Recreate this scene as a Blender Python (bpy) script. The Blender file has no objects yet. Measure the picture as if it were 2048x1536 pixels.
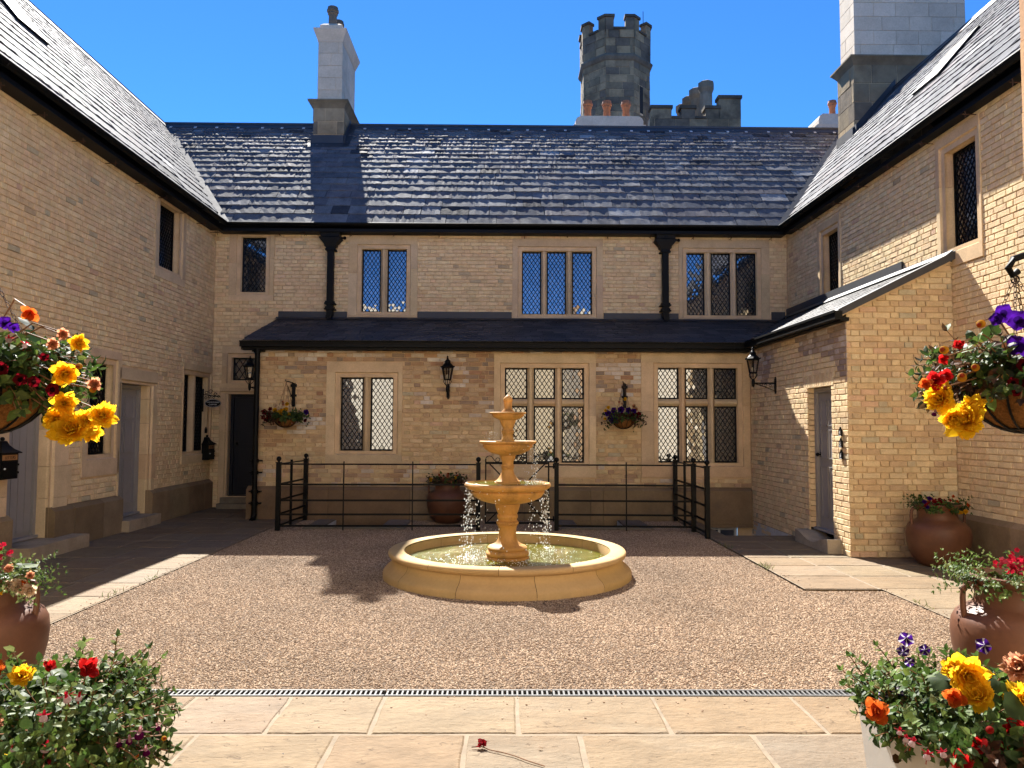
import bpy, math, random
from mathutils import Vector, Matrix, noise, Quaternion, Euler
random.seed(7)
R = math.radians
V3 = Vector
COL = bpy.context.scene.collection
SC = bpy.context.scene

# ------------------------------------------------------------------ camera, sky, sun, exposure
CAM_POS = V3((0, 0, 1.6))
YAW, PITCH, ROLL, FPX = 0.0107, 0.056, 0.0041, 1518.69
cam = bpy.data.cameras.new('camera'); cam_ob = bpy.data.objects.new('camera', cam); COL.objects.link(cam_ob)
_r = V3((math.cos(YAW), -math.sin(YAW), 0))
_f = V3((math.sin(YAW)*math.cos(PITCH), math.cos(YAW)*math.cos(PITCH), math.sin(PITCH)))
_u = _r.cross(_f)
_r2 = _r*math.cos(ROLL)+_u*math.sin(ROLL); _u2 = _u*math.cos(ROLL)-_r*math.sin(ROLL)
cam_ob.matrix_world = Matrix(((_r2.x, _u2.x, -_f.x, CAM_POS.x), (_r2.y, _u2.y, -_f.y, CAM_POS.y), (_r2.z, _u2.z, -_f.z, CAM_POS.z), (0, 0, 0, 1)))
cam.sensor_width = 36; cam.lens = 36*FPX/2048; cam.clip_end = 3000; cam.clip_start = .05
SC.camera = cam_ob

SUN = V3((-.25, .91, 1.0)).normalized()
SUN_EL = math.asin(SUN.z); SUN_AZ = math.atan2(SUN.x, SUN.y)
world = bpy.data.worlds.new('World'); SC.world = world; world.use_nodes = True
wn = world.node_tree.nodes; wl = world.node_tree.links
sky = wn.new('ShaderNodeTexSky'); sky.sky_type = 'NISHITA'; sky.sun_disc = False
sky.sun_elevation = SUN_EL; sky.sun_rotation = SUN_AZ
sky.air_density = .42; sky.dust_density = 0.0; sky.ozone_density = 10.0; sky.altitude = 3000
bg = wn['Background']; bg.inputs[1].default_value = .055
hs = wn.new('ShaderNodeHueSaturation'); hs.inputs['Saturation'].default_value = 1.09; hs.inputs['Hue'].default_value = .497
wl.new(sky.outputs[0], hs.inputs['Color']); wl.new(hs.outputs[0], bg.inputs[0])
sl = bpy.data.lights.new('sun', 'SUN'); sl.energy = 2.1; sl.angle = R(.5); sl.color = (1, .955, .88)
so = bpy.data.objects.new('sun', sl); COL.objects.link(so)
so.rotation_euler = (-SUN).to_track_quat('-Z', 'Y').to_euler(); so.location = (-8, 30, 40)
SC.view_settings.view_transform = 'Standard'; SC.view_settings.look = 'None'
SC.view_settings.exposure = 3.24; SC.view_settings.gamma = 1; SC.view_settings.use_curve_mapping = False
SC.cycles.max_bounces = 9; SC.cycles.diffuse_bounces = 6; SC.cycles.caustics_reflective = False; SC.cycles.caustics_refractive = False

# ------------------------------------------------------------------ materials
def make_mat(name, color=(.5, .5, .5), rough=.8, attr=None, var=.15, vscale=5., fine=0., fscale=60., stain=None,
             bump=0., bscale=30., bdist=.01, spec=.3, metal=0., transl=0., stretch=None, bump2=None, rift=None):
    m = bpy.data.materials.new(name); m.use_nodes = True
    nt = m.node_tree; N = nt.nodes; L = nt.links; b = N['Principled BSDF']
    b.inputs['Roughness'].default_value = rough; b.inputs['Metallic'].default_value = metal
    b.inputs['Specular IOR Level'].default_value = spec
    geo = N.new('ShaderNodeNewGeometry'); pos = geo.outputs['Position']
    if stretch:
        mp = N.new('ShaderNodeMapping'); mp.inputs['Scale'].default_value = stretch
        L.new(pos, mp.inputs[0]); pos = mp.outputs[0]
    def nz(scale, detail=4., rough_=.6):
        n = N.new('ShaderNodeTexNoise'); n.inputs['Scale'].default_value = scale; n.inputs['Detail'].default_value = detail
        n.inputs['Roughness'].default_value = rough_; L.new(pos, n.inputs['Vector']); return n.outputs[0]
    def mulcol(c, f, amt):
        mr = N.new('ShaderNodeMapRange'); mr.inputs[1].default_value = .25; mr.inputs[2].default_value = .75
        mr.inputs[3].default_value = 1-amt; mr.inputs[4].default_value = 1+amt; L.new(f, mr.inputs[0])
        mx = N.new('ShaderNodeMix'); mx.data_type = 'RGBA'; mx.blend_type = 'MULTIPLY'; mx.inputs[0].default_value = 1
        L.new(c, mx.inputs[6]); L.new(mr.outputs[0], mx.inputs[7]); return mx.outputs[2]
    if attr:
        a = N.new('ShaderNodeAttribute'); a.attribute_name = attr; c = a.outputs['Color']
    else:
        rgb = N.new('ShaderNodeRGB'); rgb.outputs[0].default_value = (*color, 1); c = rgb.outputs[0]
    if var: c = mulcol(c, nz(vscale), var)
    if fine: c = mulcol(c, nz(fscale, 3.), fine)
    for st in (stain or []):
        col, sc, lo, hi, amt = st
        mr = N.new('ShaderNodeMapRange'); mr.inputs[1].default_value = lo; mr.inputs[2].default_value = hi; mr.inputs[4].default_value = amt
        L.new(nz(sc, 6., .65), mr.inputs[0])
        mx = N.new('ShaderNodeMix'); mx.data_type = 'RGBA'; L.new(mr.outputs[0], mx.inputs[0]); L.new(c, mx.inputs[6])
        mx.inputs[7].default_value = (*col, 1); c = mx.outputs[2]
    rm = None
    if rift:                                            # fine broken edges where the stone has split
        n1 = nz(rift[0], 3., .55); s1 = N.new('ShaderNodeMath'); s1.operation = 'SUBTRACT'; s1.inputs[1].default_value = .5; L.new(n1, s1.inputs[0])
        s2 = N.new('ShaderNodeMath'); s2.operation = 'ABSOLUTE'; L.new(s1.outputs[0], s2.inputs[0])
        m1 = N.new('ShaderNodeMapRange'); m1.inputs[1].default_value = 0; m1.inputs[2].default_value = rift[1]; m1.inputs[3].default_value = 1; m1.inputs[4].default_value = 0; L.new(s2.outputs[0], m1.inputs[0])
        m2 = N.new('ShaderNodeMapRange'); m2.inputs[1].default_value = .52; m2.inputs[2].default_value = .60; L.new(nz(rift[0]*1.7, 2.), m2.inputs[0])
        ml = N.new('ShaderNodeMath'); ml.operation = 'MULTIPLY'; L.new(m1.outputs[0], ml.inputs[0]); L.new(m2.outputs[0], ml.inputs[1])
        mx = N.new('ShaderNodeMix'); mx.data_type = 'RGBA'; L.new(ml.outputs[0], mx.inputs[0]); L.new(c, mx.inputs[6]); mx.inputs[7].default_value = (*rift[2], 1); c = mx.outputs[2]
    L.new(c, b.inputs['Base Color'])
    if bump:
        bp = N.new('ShaderNodeBump'); bp.inputs['Strength'].default_value = bump; bp.inputs['Distance'].default_value = bdist
        L.new(nz(bscale, 5.), bp.inputs['Height']); L.new(bp.outputs[0], b.inputs['Normal'])
        if bump2:
            bq = N.new('ShaderNodeBump'); bq.inputs['Strength'].default_value = bump2[1]; bq.inputs['Distance'].default_value = bump2[2]
            L.new(nz(bump2[0], 6., .7), bq.inputs['Height']); L.new(bp.outputs[0], bq.inputs['Normal']); L.new(bq.outputs[0], b.inputs['Normal'])
    if transl:
        tr = N.new('ShaderNodeBsdfTranslucent'); L.new(c, tr.inputs[0])
        ms = N.new('ShaderNodeMixShader'); ms.inputs[0].default_value = transl
        L.new(b.outputs[0], ms.inputs[1]); L.new(tr.outputs[0], ms.inputs[2]); L.new(ms.outputs[0], N['Material Output'].inputs[0])
    return m

M = {}
M['brick'] = make_mat('cream_brick', attr='col', rough=.92, var=.18, vscale=9, fine=.16, fscale=90, bump=.75, bscale=55, bdist=.006, spec=.15,
                      stain=[((.42, .27, .15), .9, .54, .80, .42), ((.46, .38, .27), 1.7, .60, .80, .4)],
                      bump2=(18, .5, .008))
M['mortar'] = make_mat('lime_mortar', (.57, .41, .245), .95, var=.2, vscale=4, bump=.5, bscale=80, bdist=.004, spec=.1)
M['stone'] = make_mat('sandstone', attr='col', rough=.88, var=.16, vscale=3.5, fine=.10, fscale=50, bump=.35, bscale=60, bdist=.003, spec=.15,
                      stain=[((.36, .20, .09), 2.2, .58, .82, .45), ((.30, .25, .18), 1.3, .62, .85, .4)])
M['plinth'] = make_mat('weathered_plinth_stone', attr='col', rough=.9, var=.2, vscale=3, fine=.12, fscale=40, bump=.4, bscale=50, bdist=.004, spec=.15,
                       stain=[((.13, .085, .05), 1.6, .5, .75, .6), ((.08, .07, .06), 2.4, .58, .8, .5)])
M['tower'] = make_mat('weathered_tower_stone', attr='col', rough=.92, var=.25, vscale=.9, fine=.15, fscale=6, bump=.5, bscale=8, bdist=.02, spec=.1,
                      stain=[((.035, .032, .028), .55, .45, .68, .8), ((.28, .24, .17), .8, .62, .75, .5)])
M['ashlar'] = make_mat('pale_ashlar', attr='col', rough=.85, var=.14, vscale=2.5, fine=.10, fscale=30, bump=.2, bscale=40, bdist=.003, spec=.2, stain=[((.22, .18, .13), 1.2, .55, .8, .5)])
M['slate'] = make_mat('riven_slate', attr='col', rough=.72, var=.3, vscale=4, fine=.22, fscale=40, bump=.6, bscale=22, bdist=.006, spec=.03,
                      bump2=(70, .35, .003))
M['slate2'] = make_mat('thin_dark_slate', attr='col', rough=.62, var=.25, vscale=4, fine=.2, fscale=40, bump=.35, bscale=30, bdist=.004, spec=.25)
M['felt'] = make_mat('roof_underlay', (.03, .03, .035), .9, var=.1)
M['lead'] = make_mat('lead_sheet', (.026, .027, .032), .55, var=.2, vscale=3, bump=.25, bscale=6, bdist=.01, spec=.5)
M['black'] = make_mat('black_painted_iron', (.0032, .0031, .003), .5, var=.2, vscale=20, bump=.1, bscale=90, bdist=.001, spec=.13)
M['rust'] = make_mat('rusty_iron', (.06, .03, .018), .8, var=.3, vscale=30)
M['white_glow'] = None
M['door'] = make_mat('grey_painted_timber', (.25, .235, .225), .5, var=.06, vscale=8, bump=.1, bscale=60, bdist=.002)
M['navy'] = make_mat('dark_blue_painted_timber', (.006, .007, .014), .45, var=.1)
M['terra'] = make_mat('terracotta', (.098, .041, .022), .48, var=.18, vscale=6, fine=.08, fscale=40, bump=.2, bscale=30, bdist=.003, spec=.22,
                      stain=[((.07, .027, .016), 4, .55, .8, .6)])
M['pot'] = make_mat('orange_clay_pot', (.30, .12, .055), .8, var=.25, vscale=5)
M['coir'] = make_mat('coir_liner', (.17, .075, .024), .95, var=.4, vscale=14, fine=.4, fscale=120, bump=1.0, bscale=110, bdist=.008, spec=.05)
M['white'] = make_mat('white_planter_paint', (.46, .45, .43), .5, var=.05, vscale=5, bump=.08, bscale=30)
M['leaf'] = make_mat('leaf', attr='col', rough=.55, var=.3, vscale=30, spec=.25, transl=.35)
M['petal'] = make_mat('petal', attr='col', rough=.7, var=.14, vscale=70, spec=.10, transl=.72)
M['stem'] = make_mat('plant_stem', (.16, .075, .03), .6, var=.2)
M['slab'] = make_mat('riven_sandstone_flag', attr='col', rough=.82, var=.2, vscale=3.2, fine=.13, fscale=26, bump=.75, bscale=6, bdist=.03, spec=.22,
                     stain=[((.175, .105, .052), 1.5, .52, .75, .4), ((.17, .15, .12), 1.1, .55, .75, .4)], bump2=(30, .7, .012), stretch=(.7, 1.3, 1), rift=(5.5, .012, (.07, .045, .025)))
M['joint'] = make_mat('paving_joint', (.185, .146, .104), .95, var=.25, vscale=10, bump=.5, bscale=60, bdist=.006)
M['soil'] = make_mat('bare_earth', (.06, .043, .028), .95, var=.3, vscale=2)
M['gravelbed'] = make_mat('gravel_bed', (.11, .075, .05), .95, var=.4, vscale=60, fine=.4, fscale=150, bump=1, bscale=90, bdist=.02)
M['fount'] = make_mat('fountain_stone', (.46, .235, .062), .6, var=.2, vscale=4, fine=.1, fscale=40, bump=.3, bscale=30, bdist=.004, spec=.4, stretch=(1, 1, .45),
                      stain=[((.10, .06, .014), 3.2, .53, .68, .8), ((.20, .105, .03), 1.6, .50, .72, .65)])
M['basin'] = make_mat('basin_stone', attr='col', rough=.8, var=.12, vscale=3, fine=.06, fscale=40, bump=.2, bscale=30, bdist=.003, spec=.25,
                      stain=[((.28, .175, .08), 2.0, .56, .8, .5)])
M['basinin'] = make_mat('algae_basin_lining', (.09, .075, .012), .7, var=.5, vscale=3, stain=[((.02, .02, .008), 2.5, .5, .7, .7)])
M['steel'] = make_mat('galvanised_grate', (.10, .10, .10), .6, var=.3, vscale=20, spec=.25)
M['darkpit'] = make_mat('drain_shadow_gap', (.02, .018, .016), .9, var=0)
M['bulb'] = make_mat('frosted_bulb', (.8, .68, .45), .4, var=0)
M['cream'] = make_mat('cream_blind', (.62, .56, .43), .9, var=.06, vscale=3)
M['roomdark'] = make_mat('dark_room', (.02, .02, .02), .9, var=0)
M['signface'] = make_mat('sign_lettering', (.55, .55, .55), .6, var=0)
M['gold'] = make_mat('gilt_lettering', (.32, .16, .06), .5, var=0)

def glass_mat():
    m = bpy.data.materials.new('leaded_glass'); m.use_nodes = True; N = m.node_tree.nodes; L = m.node_tree.links
    b = N['Principled BSDF']; b.inputs['Base Color'].default_value = (.012, .013, .014, 1); b.inputs['Roughness'].default_value = .35
    g = N.new('ShaderNodeBsdfGlossy'); g.inputs['Roughness'].default_value = .015; g.inputs['Color'].default_value = (.95, .97, 1, 1)
    ms = N.new('ShaderNodeMixShader'); ms.inputs[0].default_value = .2
    L.new(b.outputs[0], ms.inputs[1]); L.new(g.outputs[0], ms.inputs[2]); L.new(ms.outputs[0], N['Material Output'].inputs[0])
    return m
M['glass'] = glass_mat()
def clear_mat():
    m = bpy.data.materials.new('lantern_glass'); m.use_nodes = True; N = m.node_tree.nodes; L = m.node_tree.links
    t = N.new('ShaderNodeBsdfTransparent'); t.inputs[0].default_value = (.9, .9, .88, 1)
    g = N.new('ShaderNodeBsdfGlossy'); g.inputs['Roughness'].default_value = .02
    ms = N.new('ShaderNodeMixShader'); ms.inputs[0].default_value = .15
    L.new(t.outputs[0], ms.inputs[1]); L.new(g.outputs[0], ms.inputs[2]); L.new(ms.outputs[0], N['Material Output'].inputs[0]); return m
M['clear'] = clear_mat()
def water_mat(name, base, bs, bd, sc):
    m = bpy.data.materials.new(name); m.use_nodes = True; N = m.node_tree.nodes; L = m.node_tree.links
    b = N['Principled BSDF']; b.inputs['Base Color'].default_value = (*base, 1); b.inputs['Roughness'].default_value = .06
    b.inputs['IOR'].default_value = 1.33; b.inputs['Specular IOR Level'].default_value = .4
    geo = N.new('ShaderNodeNewGeometry'); n = N.new('ShaderNodeTexNoise'); n.inputs['Scale'].default_value = sc; n.inputs['Detail'].default_value = 3
    L.new(geo.outputs['Position'], n.inputs['Vector']); bp = N.new('ShaderNodeBump'); bp.inputs['Strength'].default_value = bs; bp.inputs['Distance'].default_value = bd
    L.new(n.outputs[0], bp.inputs['Height']); L.new(bp.outputs[0], b.inputs['Normal']); return m
M['water'] = water_mat('green_rippled_water', (.085, .08, .004), 1., .03, 22)
M['drop'] = make_mat('water_droplet', (.85, .88, .9), .12, var=0, spec=1., transl=.35)  # white base paints in the bright glint of clear drops
def gravel_mat():
    m = bpy.data.materials.new('gravel_stone'); m.use_nodes = True; N = m.node_tree.nodes; L = m.node_tree.links; b = N['Principled BSDF']
    a = N.new('ShaderNodeAttribute'); a.attribute_type = 'INSTANCER'; a.attribute_name = 'rnd'
    cr = N.new('ShaderNodeValToRGB'); e = cr.color_ramp.elements
    e[0].position = 0; e[0].color = (.125, .078, .050, 1); e[1].position = 1; e[1].color = (.40, .31, .22, 1)
    for p, c in ((.25, (.205, .136, .086)), (.5, (.272, .188, .124)), (.75, (.335, .244, .168))):
        k = e.new(p); k.color = (*c, 1)
    L.new(a.outputs['Fac'], cr.inputs[0]); b.inputs['Roughness'].default_value = .85
    geo = N.new('ShaderNodeNewGeometry'); nz = N.new('ShaderNodeTexNoise'); nz.inputs['Scale'].default_value = .9; nz.inputs['Detail'].default_value = 4; L.new(geo.outputs['Position'], nz.inputs['Vector'])
    mr = N.new('ShaderNodeMapRange'); mr.inputs[1].default_value = .3; mr.inputs[2].default_value = .7; mr.inputs[3].default_value = .80; mr.inputs[4].default_value = 1.16; L.new(nz.outputs[0], mr.inputs[0])
    mx = N.new('ShaderNodeMix'); mx.data_type = 'RGBA'; mx.blend_type = 'MULTIPLY'; mx.inputs[0].default_value = 1; L.new(cr.outputs[0], mx.inputs[6]); L.new(mr.outputs[0], mx.inputs[7]); L.new(mx.outputs[2], b.inputs['Base Color'])
    b.inputs['Specular IOR Level'].default_value = .2; return m
M['gravel'] = gravel_mat()
def block_mat(name, c1, c2, cm, w, h):
    m = bpy.data.materials.new(name); m.use_nodes = True; N = m.node_tree.nodes; L = m.node_tree.links; b = N['Principled BSDF']
    geo = N.new('ShaderNodeNewGeometry'); sp = N.new('ShaderNodeSeparateXYZ'); L.new(geo.outputs['Position'], sp.inputs[0])
    ad = N.new('ShaderNodeMath'); L.new(sp.outputs[0], ad.inputs[0]); L.new(sp.outputs[1], ad.inputs[1])
    cb = N.new('ShaderNodeCombineXYZ'); L.new(ad.outputs[0], cb.inputs[0]); L.new(sp.outputs[2], cb.inputs[1])
    bt = N.new('ShaderNodeTexBrick'); bt.inputs['Color1'].default_value = (*c1, 1); bt.inputs['Color2'].default_value = (*c2, 1)
    bt.inputs['Mortar'].default_value = (*cm, 1); bt.inputs['Scale'].default_value = 1; bt.inputs['Mortar Size'].default_value = .006
    bt.inputs['Brick Width'].default_value = w; bt.inputs['Row Height'].default_value = h; L.new(cb.outputs[0], bt.inputs[0])
    L.new(bt.outputs[0], b.inputs['Base Color']); b.inputs['Roughness'].default_value = .9
    n = N.new('ShaderNodeTexNoise'); n.inputs['Scale'].default_value = 14; n.inputs['Detail'].default_value = 6; L.new(geo.outputs['Position'], n.inputs[0])
    bp = N.new('ShaderNodeBump'); bp.inputs['Strength'].default_value = .8; bp.inputs['Distance'].default_value = .03
    L.new(n.outputs[0], bp.inputs['Height']); L.new(bp.outputs[0], b.inputs['Normal']); return m
M['creamwall'] = block_mat('cream_brickwork', (.60, .50, .345), (.54, .44, .295), (.5, .41, .28), .225, .075)
M['blockwall'] = block_mat('pale_brickwork', (.84, .77, .64), (.79, .71, .57), (.74, .66, .52), .225, .075)  # brick lightened so these mostly out-of-view walls bounce more sun into the court

# ------------------------------------------------------------------ mesh builder and object helpers
class MB:
    def __init__(s): s.v = []; s.f = []; s.c = []; s.sm = []; s.sharp = 38
    def add(s, vs, fs, col=None, smooth=False):
        o = len(s.v); s.v.extend([tuple(p) for p in vs])
        for f in fs: s.f.append(tuple(i+o for i in f)); s.c.append(col or (.5, .5, .5)); s.sm.append(smooth)
    def box(s, a, b, col=None):
        x0, y0, z0 = a; x1, y1, z1 = b
        s.add([(x0, y0, z0), (x1, y0, z0), (x1, y1, z0), (x0, y1, z0), (x0, y0, z1), (x1, y0, z1), (x1, y1, z1), (x0, y1, z1)],
              [(0, 3, 2, 1), (4, 5, 6, 7), (0, 1, 5, 4), (1, 2, 6, 5), (2, 3, 7, 6), (3, 0, 4, 7)], col)
        return s
    def frame_box(s, fr, u0, u1, v0, v1, n0, n1, col=None):
        P = [fr(u, v, n) for n in (n0, n1) for (u, v) in ((u0, v0), (u1, v0), (u1, v1), (u0, v1))]
        s.add(P, [(0, 1, 2, 3), (7, 6, 5, 4), (0, 4, 5, 1), (1, 5, 6, 2), (2, 6, 7, 3), (3, 7, 4, 0)], col); return s
    def quad(s, a, b, c, d, col=None): s.add([a, b, c, d], [(0, 1, 2, 3)], col); return s
    def lathe(s, prof, c=(0, 0, 0), n=32, col=None, a0=0., a1=2*math.pi, smooth=True):
        full = abs(a1-a0-2*math.pi) < 1e-6; k = n if full else n+1
        vs = []; fs = []
        for (r, z) in prof:
            for i in range(k):
                a = a0+(a1-a0)*i/n; vs.append((c[0]+r*math.cos(a), c[1]+r*math.sin(a), c[2]+z))
        for j in range(len(prof)-1):
            for i in range(n):
                i2 = (i+1) % k; fs.append((j*k+i, j*k+i2, (j+1)*k+i2, (j+1)*k+i))
        s.add(vs, fs, col, smooth); return s
    def tube(s, pts, r, n=8, col=None, closed=False, r1=None):
        pts = [V3(p) for p in pts]; m = len(pts); vs = []; fs = []; up = V3((.12, .31, .94))
        for i, p in enumerate(pts):
            t = (pts[(i+1) % m]-pts[i-1]) if closed else (pts[min(i+1, m-1)]-pts[max(i-1, 0)])
            t.normalize(); a = t.cross(up)
            if a.length < .05: a = t.cross(V3((1, 0, 0)))
            a.normalize(); b = t.cross(a); rr = r if r1 is None else r+(r1-r)*i/(m-1)
            for k in range(n):
                w = 2*math.pi*k/n; vs.append(p+a*rr*math.cos(w)+b*rr*math.sin(w))
        for i in range(m if closed else m-1):
            for k in range(n):
                k2 = (k+1) % n; j = (i+1) % m; fs.append((i*n+k, i*n+k2, j*n+k2, j*n+k))
        if not closed: fs.append(tuple(range(n))[::-1]); fs.append(tuple((m-1)*n+k for k in range(n)))
        s.add(vs, fs, col, True); return s
    def prism(s, poly, ext, col=None):          # poly: 3D points, extruded by vector ext
        n = len(poly); vs = [V3(p) for p in poly]+[V3(p)+V3(ext) for p in poly]
        s.add(vs, [tuple(range(n))[::-1], tuple(range(n, 2*n))]+[(i, (i+1) % n, n+(i+1) % n, n+i) for i in range(n)], col); return s
    def ball(s, c, r, col=None, n=10, sz=1.):
        m = max(4, n//2); return s.lathe([(max(1e-4, r*math.sin(math.pi*j/m)), -r*sz*math.cos(math.pi*j/m)) for j in range(m+1)], c, n, col)
    def mesh(s, name):
        me = bpy.data.meshes.new(name); me.from_pydata(s.v, [], s.f)
        at = me.attributes.new('col', 'FLOAT_COLOR', 'FACE')
        buf = []
        for c in s.c: buf.extend((c[0], c[1], c[2], 1.))
        at.data.foreach_set('color', buf); me.polygons.foreach_set('use_smooth', s.sm); me.update()
        if any(s.sm): me.set_sharp_from_angle(angle=R(s.sharp))
        return me
    def build(s, name, m, parent=None, **kw): return obj(name, s.mesh(name), m, parent, **kw)

LOCAL = set()
def attach(o, parent):
    o.parent = parent
    if parent.type == 'EMPTY' and parent.name not in LOCAL: o.matrix_parent_inverse = Matrix.Translation(-V3(parent.location))
def place(o, m):                                     # world matrix for a child of an unrotated parent
    o.matrix_local = Matrix.Translation(-V3(o.parent.location)) @ m if o.parent else m
def tag(o, label=None, cat=None, group=None, kind=None):
    if label: o['label'] = label
    if cat: o['category'] = cat
    if group: o['group'] = group
    if kind: o['kind'] = kind
    return o
def obj(name, me, m=None, parent=None, label=None, cat=None, group=None, kind=None):
    o = bpy.data.objects.new(name, me); COL.objects.link(o)
    if m is not None and not me.materials: me.materials.append(M[m] if isinstance(m, str) else m)
    if parent: attach(o, parent)
    return tag(o, label, cat, group, kind)
def thing(name, label, cat, loc=(0, 0, 0), rotz=0., group=None, local=False, kind=None):
    o = bpy.data.objects.new(name, None); COL.objects.link(o); o.location = loc; o.rotation_euler = (0, 0, rotz); o.empty_display_size = .2
    if local: LOCAL.add(o.name)
    return tag(o, label, cat, group, kind)
def copy_thing(src, loc, rotz, label):
    c = src.copy(); COL.objects.link(c); c.location = loc; c.rotation_euler = (0, 0, rotz); c['label'] = label
    for ch in src.children:
        d = ch.copy(); COL.objects.link(d); d.parent = c
        for g in ch.children:
            e = g.copy(); COL.objects.link(e); e.parent = d
    return c

class Frame:                                       # wall frame: u along wall, v up, n outward
    def __init__(s, O, U, N, V=(0, 0, 1)): s.O = V3(O); s.U = V3(U).normalized(); s.N = V3(N).normalized(); s.V = V3(V).normalized()
    def __call__(s, u, v, n=0.): return s.O+s.U*u+s.V*v+s.N*n
    def rot(s): x = s.N.cross(s.V); return Matrix((x, s.N, s.V)).transposed().to_4x4()

def jit(c, a=.08, h=.03):
    k = 1+random.uniform(-a, a); return tuple(max(.002, x*k*(1+random.uniform(-h, h))) for x in c)
def px_size(p):
    d = V3(p)-CAM_POS; z = d.dot(_f)
    if z < .3: return 0
    x = d.dot(_r2)/z*FPX; y = d.dot(_u2)/z*FPX
    return 1/z if abs(x) < 1030 and abs(y) < 775 else 0

# ---- masonry pieces: the pieces that show largest become objects, the rest one joined part
PIECES = {}
def block_geo(w, h, dep, cham, jt):
    a, b = w/2, h/2; r = lambda: random.uniform(-jt, jt)
    q = [(-a, b*-1), (a, -b), (a, b), (-a, b)]
    vs = [(x, -dep, z) for x, z in q]+[(x, -cham, z) for x, z in q]
    sg = [(1, 1), (-1, 1), (-1, -1), (1, -1)]
    vs += [(x+sx*cham*1.2, r(), z+sz*cham*1.2) for (x, z), (sx, sz) in zip(q, sg)]
    fs = []
    for o in (0, 4):
        for i in range(4): j = (i+1) % 4; fs.append((o+i, o+4+i, o+4+j, o+j))
    fs.append((8, 11, 10, 9))
    return vs, fs
def rects_minus(u0, u1, v0, v1, holes):
    us = sorted({u0, u1, *[min(max(h[0], u0), u1) for h in holes], *[min(max(h[1], u0), u1) for h in holes]})
    vs = sorted({v0, v1, *[min(max(h[2], v0), v1) for h in holes], *[min(max(h[3], v0), v1) for h in holes]})
    out = []
    for a, b in zip(us, us[1:]):
        for c, d in zip(vs, vs[1:]):
            m = ((a+b)/2, (c+d)/2)
            if not any(h[0] < m[0] < h[1] and h[2] < m[1] < h[3] for h in holes): out.append((a, b, c, d))
    return out
def sheet(fr, u0, u1, v0, v1, holes, n=0., mb=None, col=None):
    mb = mb or MB()
    for a, b, c, d in rects_minus(u0, u1, v0, v1, holes): mb.quad(fr(a, c, n), fr(b, c, n), fr(b, d, n), fr(a, d, n), col)
    return mb
def masonry(thing_o, wall, fr, u0, u1, v0, v1, pal, holes=(), course=.075, ls=.225, lh=.1125, gap=.010, m='brick', name='brick',
            top=None, dep=.02, cham=.004, jt=.0025, flemish=True, key=None, out=.0):
    reg = PIECES.setdefault((thing_o.name, key or name), dict(thing=thing_o, name=name, mat=m, items=[]))
    nc = max(1, round((v1-v0)/course)); ch = (v1-v0)/nc
    for j in range(nc):
        a, b = v0+j*ch, v0+(j+1)*ch
        iv = [(u0, u1)]
        for h in holes:
            ov = min(b, h[3])-max(a, h[2])
            if ov > .35*ch:
                nv = []
                for p, q in iv:
                    if h[1] <= p or h[0] >= q: nv.append((p, q)); continue
                    if h[0] > p: nv.append((p, h[0]))
                    if h[1] < q: nv.append((h[1], q))
                iv = nv
        for p, q in iv:
            per = (ls+lh) if flemish else ls
            u = math.floor((p-u0)/per)*per+u0+((j % 2)*per/2 if not flemish else (j % 2)*(ls+lh)/2)-per*1.0
            k = 0
            while u < q:
                L = (ls if k % 2 == 0 else lh) if flemish else ls*random.choice((.8, 1, 1.2) if name != 'brick' else (1,))
                if flemish and random.random() < .12: L = ls
                s, e = max(u, p), min(u+L, q); u += L; k += 1
                if e-s < .035 and e < q: continue
                if q-e < .035: e = q; u = q
                if e-s < .03: continue
                vb = b
                if top:
                    vb = min(b, top(s), top(e))
                    if vb-a < .02: continue
                c = (s+e)/2; ci = pal(fr(c, (a+vb)/2))
                reg['items'].append((px_size(fr(c, (a+vb)/2))*(e-s), wall, fr, round(e-s-gap, 3), round(vb-a-gap, 3), c, (a+vb)/2, ci, dep, cham, jt, out+random.uniform(-jt, jt)))
def flush_pieces(limit=300):
    for (tn, nm), reg in PIECES.items():
        it = sorted(reg['items'], key=lambda t: -t[0]); cache = {}
        mb = MB()
        for i, (sc, wall, fr, w, h, cu, cv, col, dep, cham, jt, out) in enumerate(it):
            if i < limit and sc > 0:
                colq = tuple(round(x, 2) for x in col); key = (w, h, colq)
                if key not in cache:
                    b = MB(); vs, fs = block_geo(w, h, dep, cham, jt); b.add(vs, fs, col); cache[key] = b.mesh(reg['name'])
                o = obj(reg['name'], cache[key], reg['mat'], wall)
                mw = fr.rot(); mw.translation = fr(cu, cv, out); o.matrix_local = mw if not (wall.type == 'EMPTY') else mw
            else:
                vs, fs = block_geo(w, h, dep, cham, jt); x = fr.N.cross(fr.V); o0 = fr(cu, cv, out)
                mb.add([o0+x*a+fr.N*b+fr.V*c for a, b, c in vs], fs, jit(col, .05, .02))
        if mb.f: mb.build({'brick': 'brickwork', 'slate': 'slating', 'stone': 'stonework'}.get(reg['name'], reg['name']+'_field'), reg['mat'], reg['thing'], kind='stuff')

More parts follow.
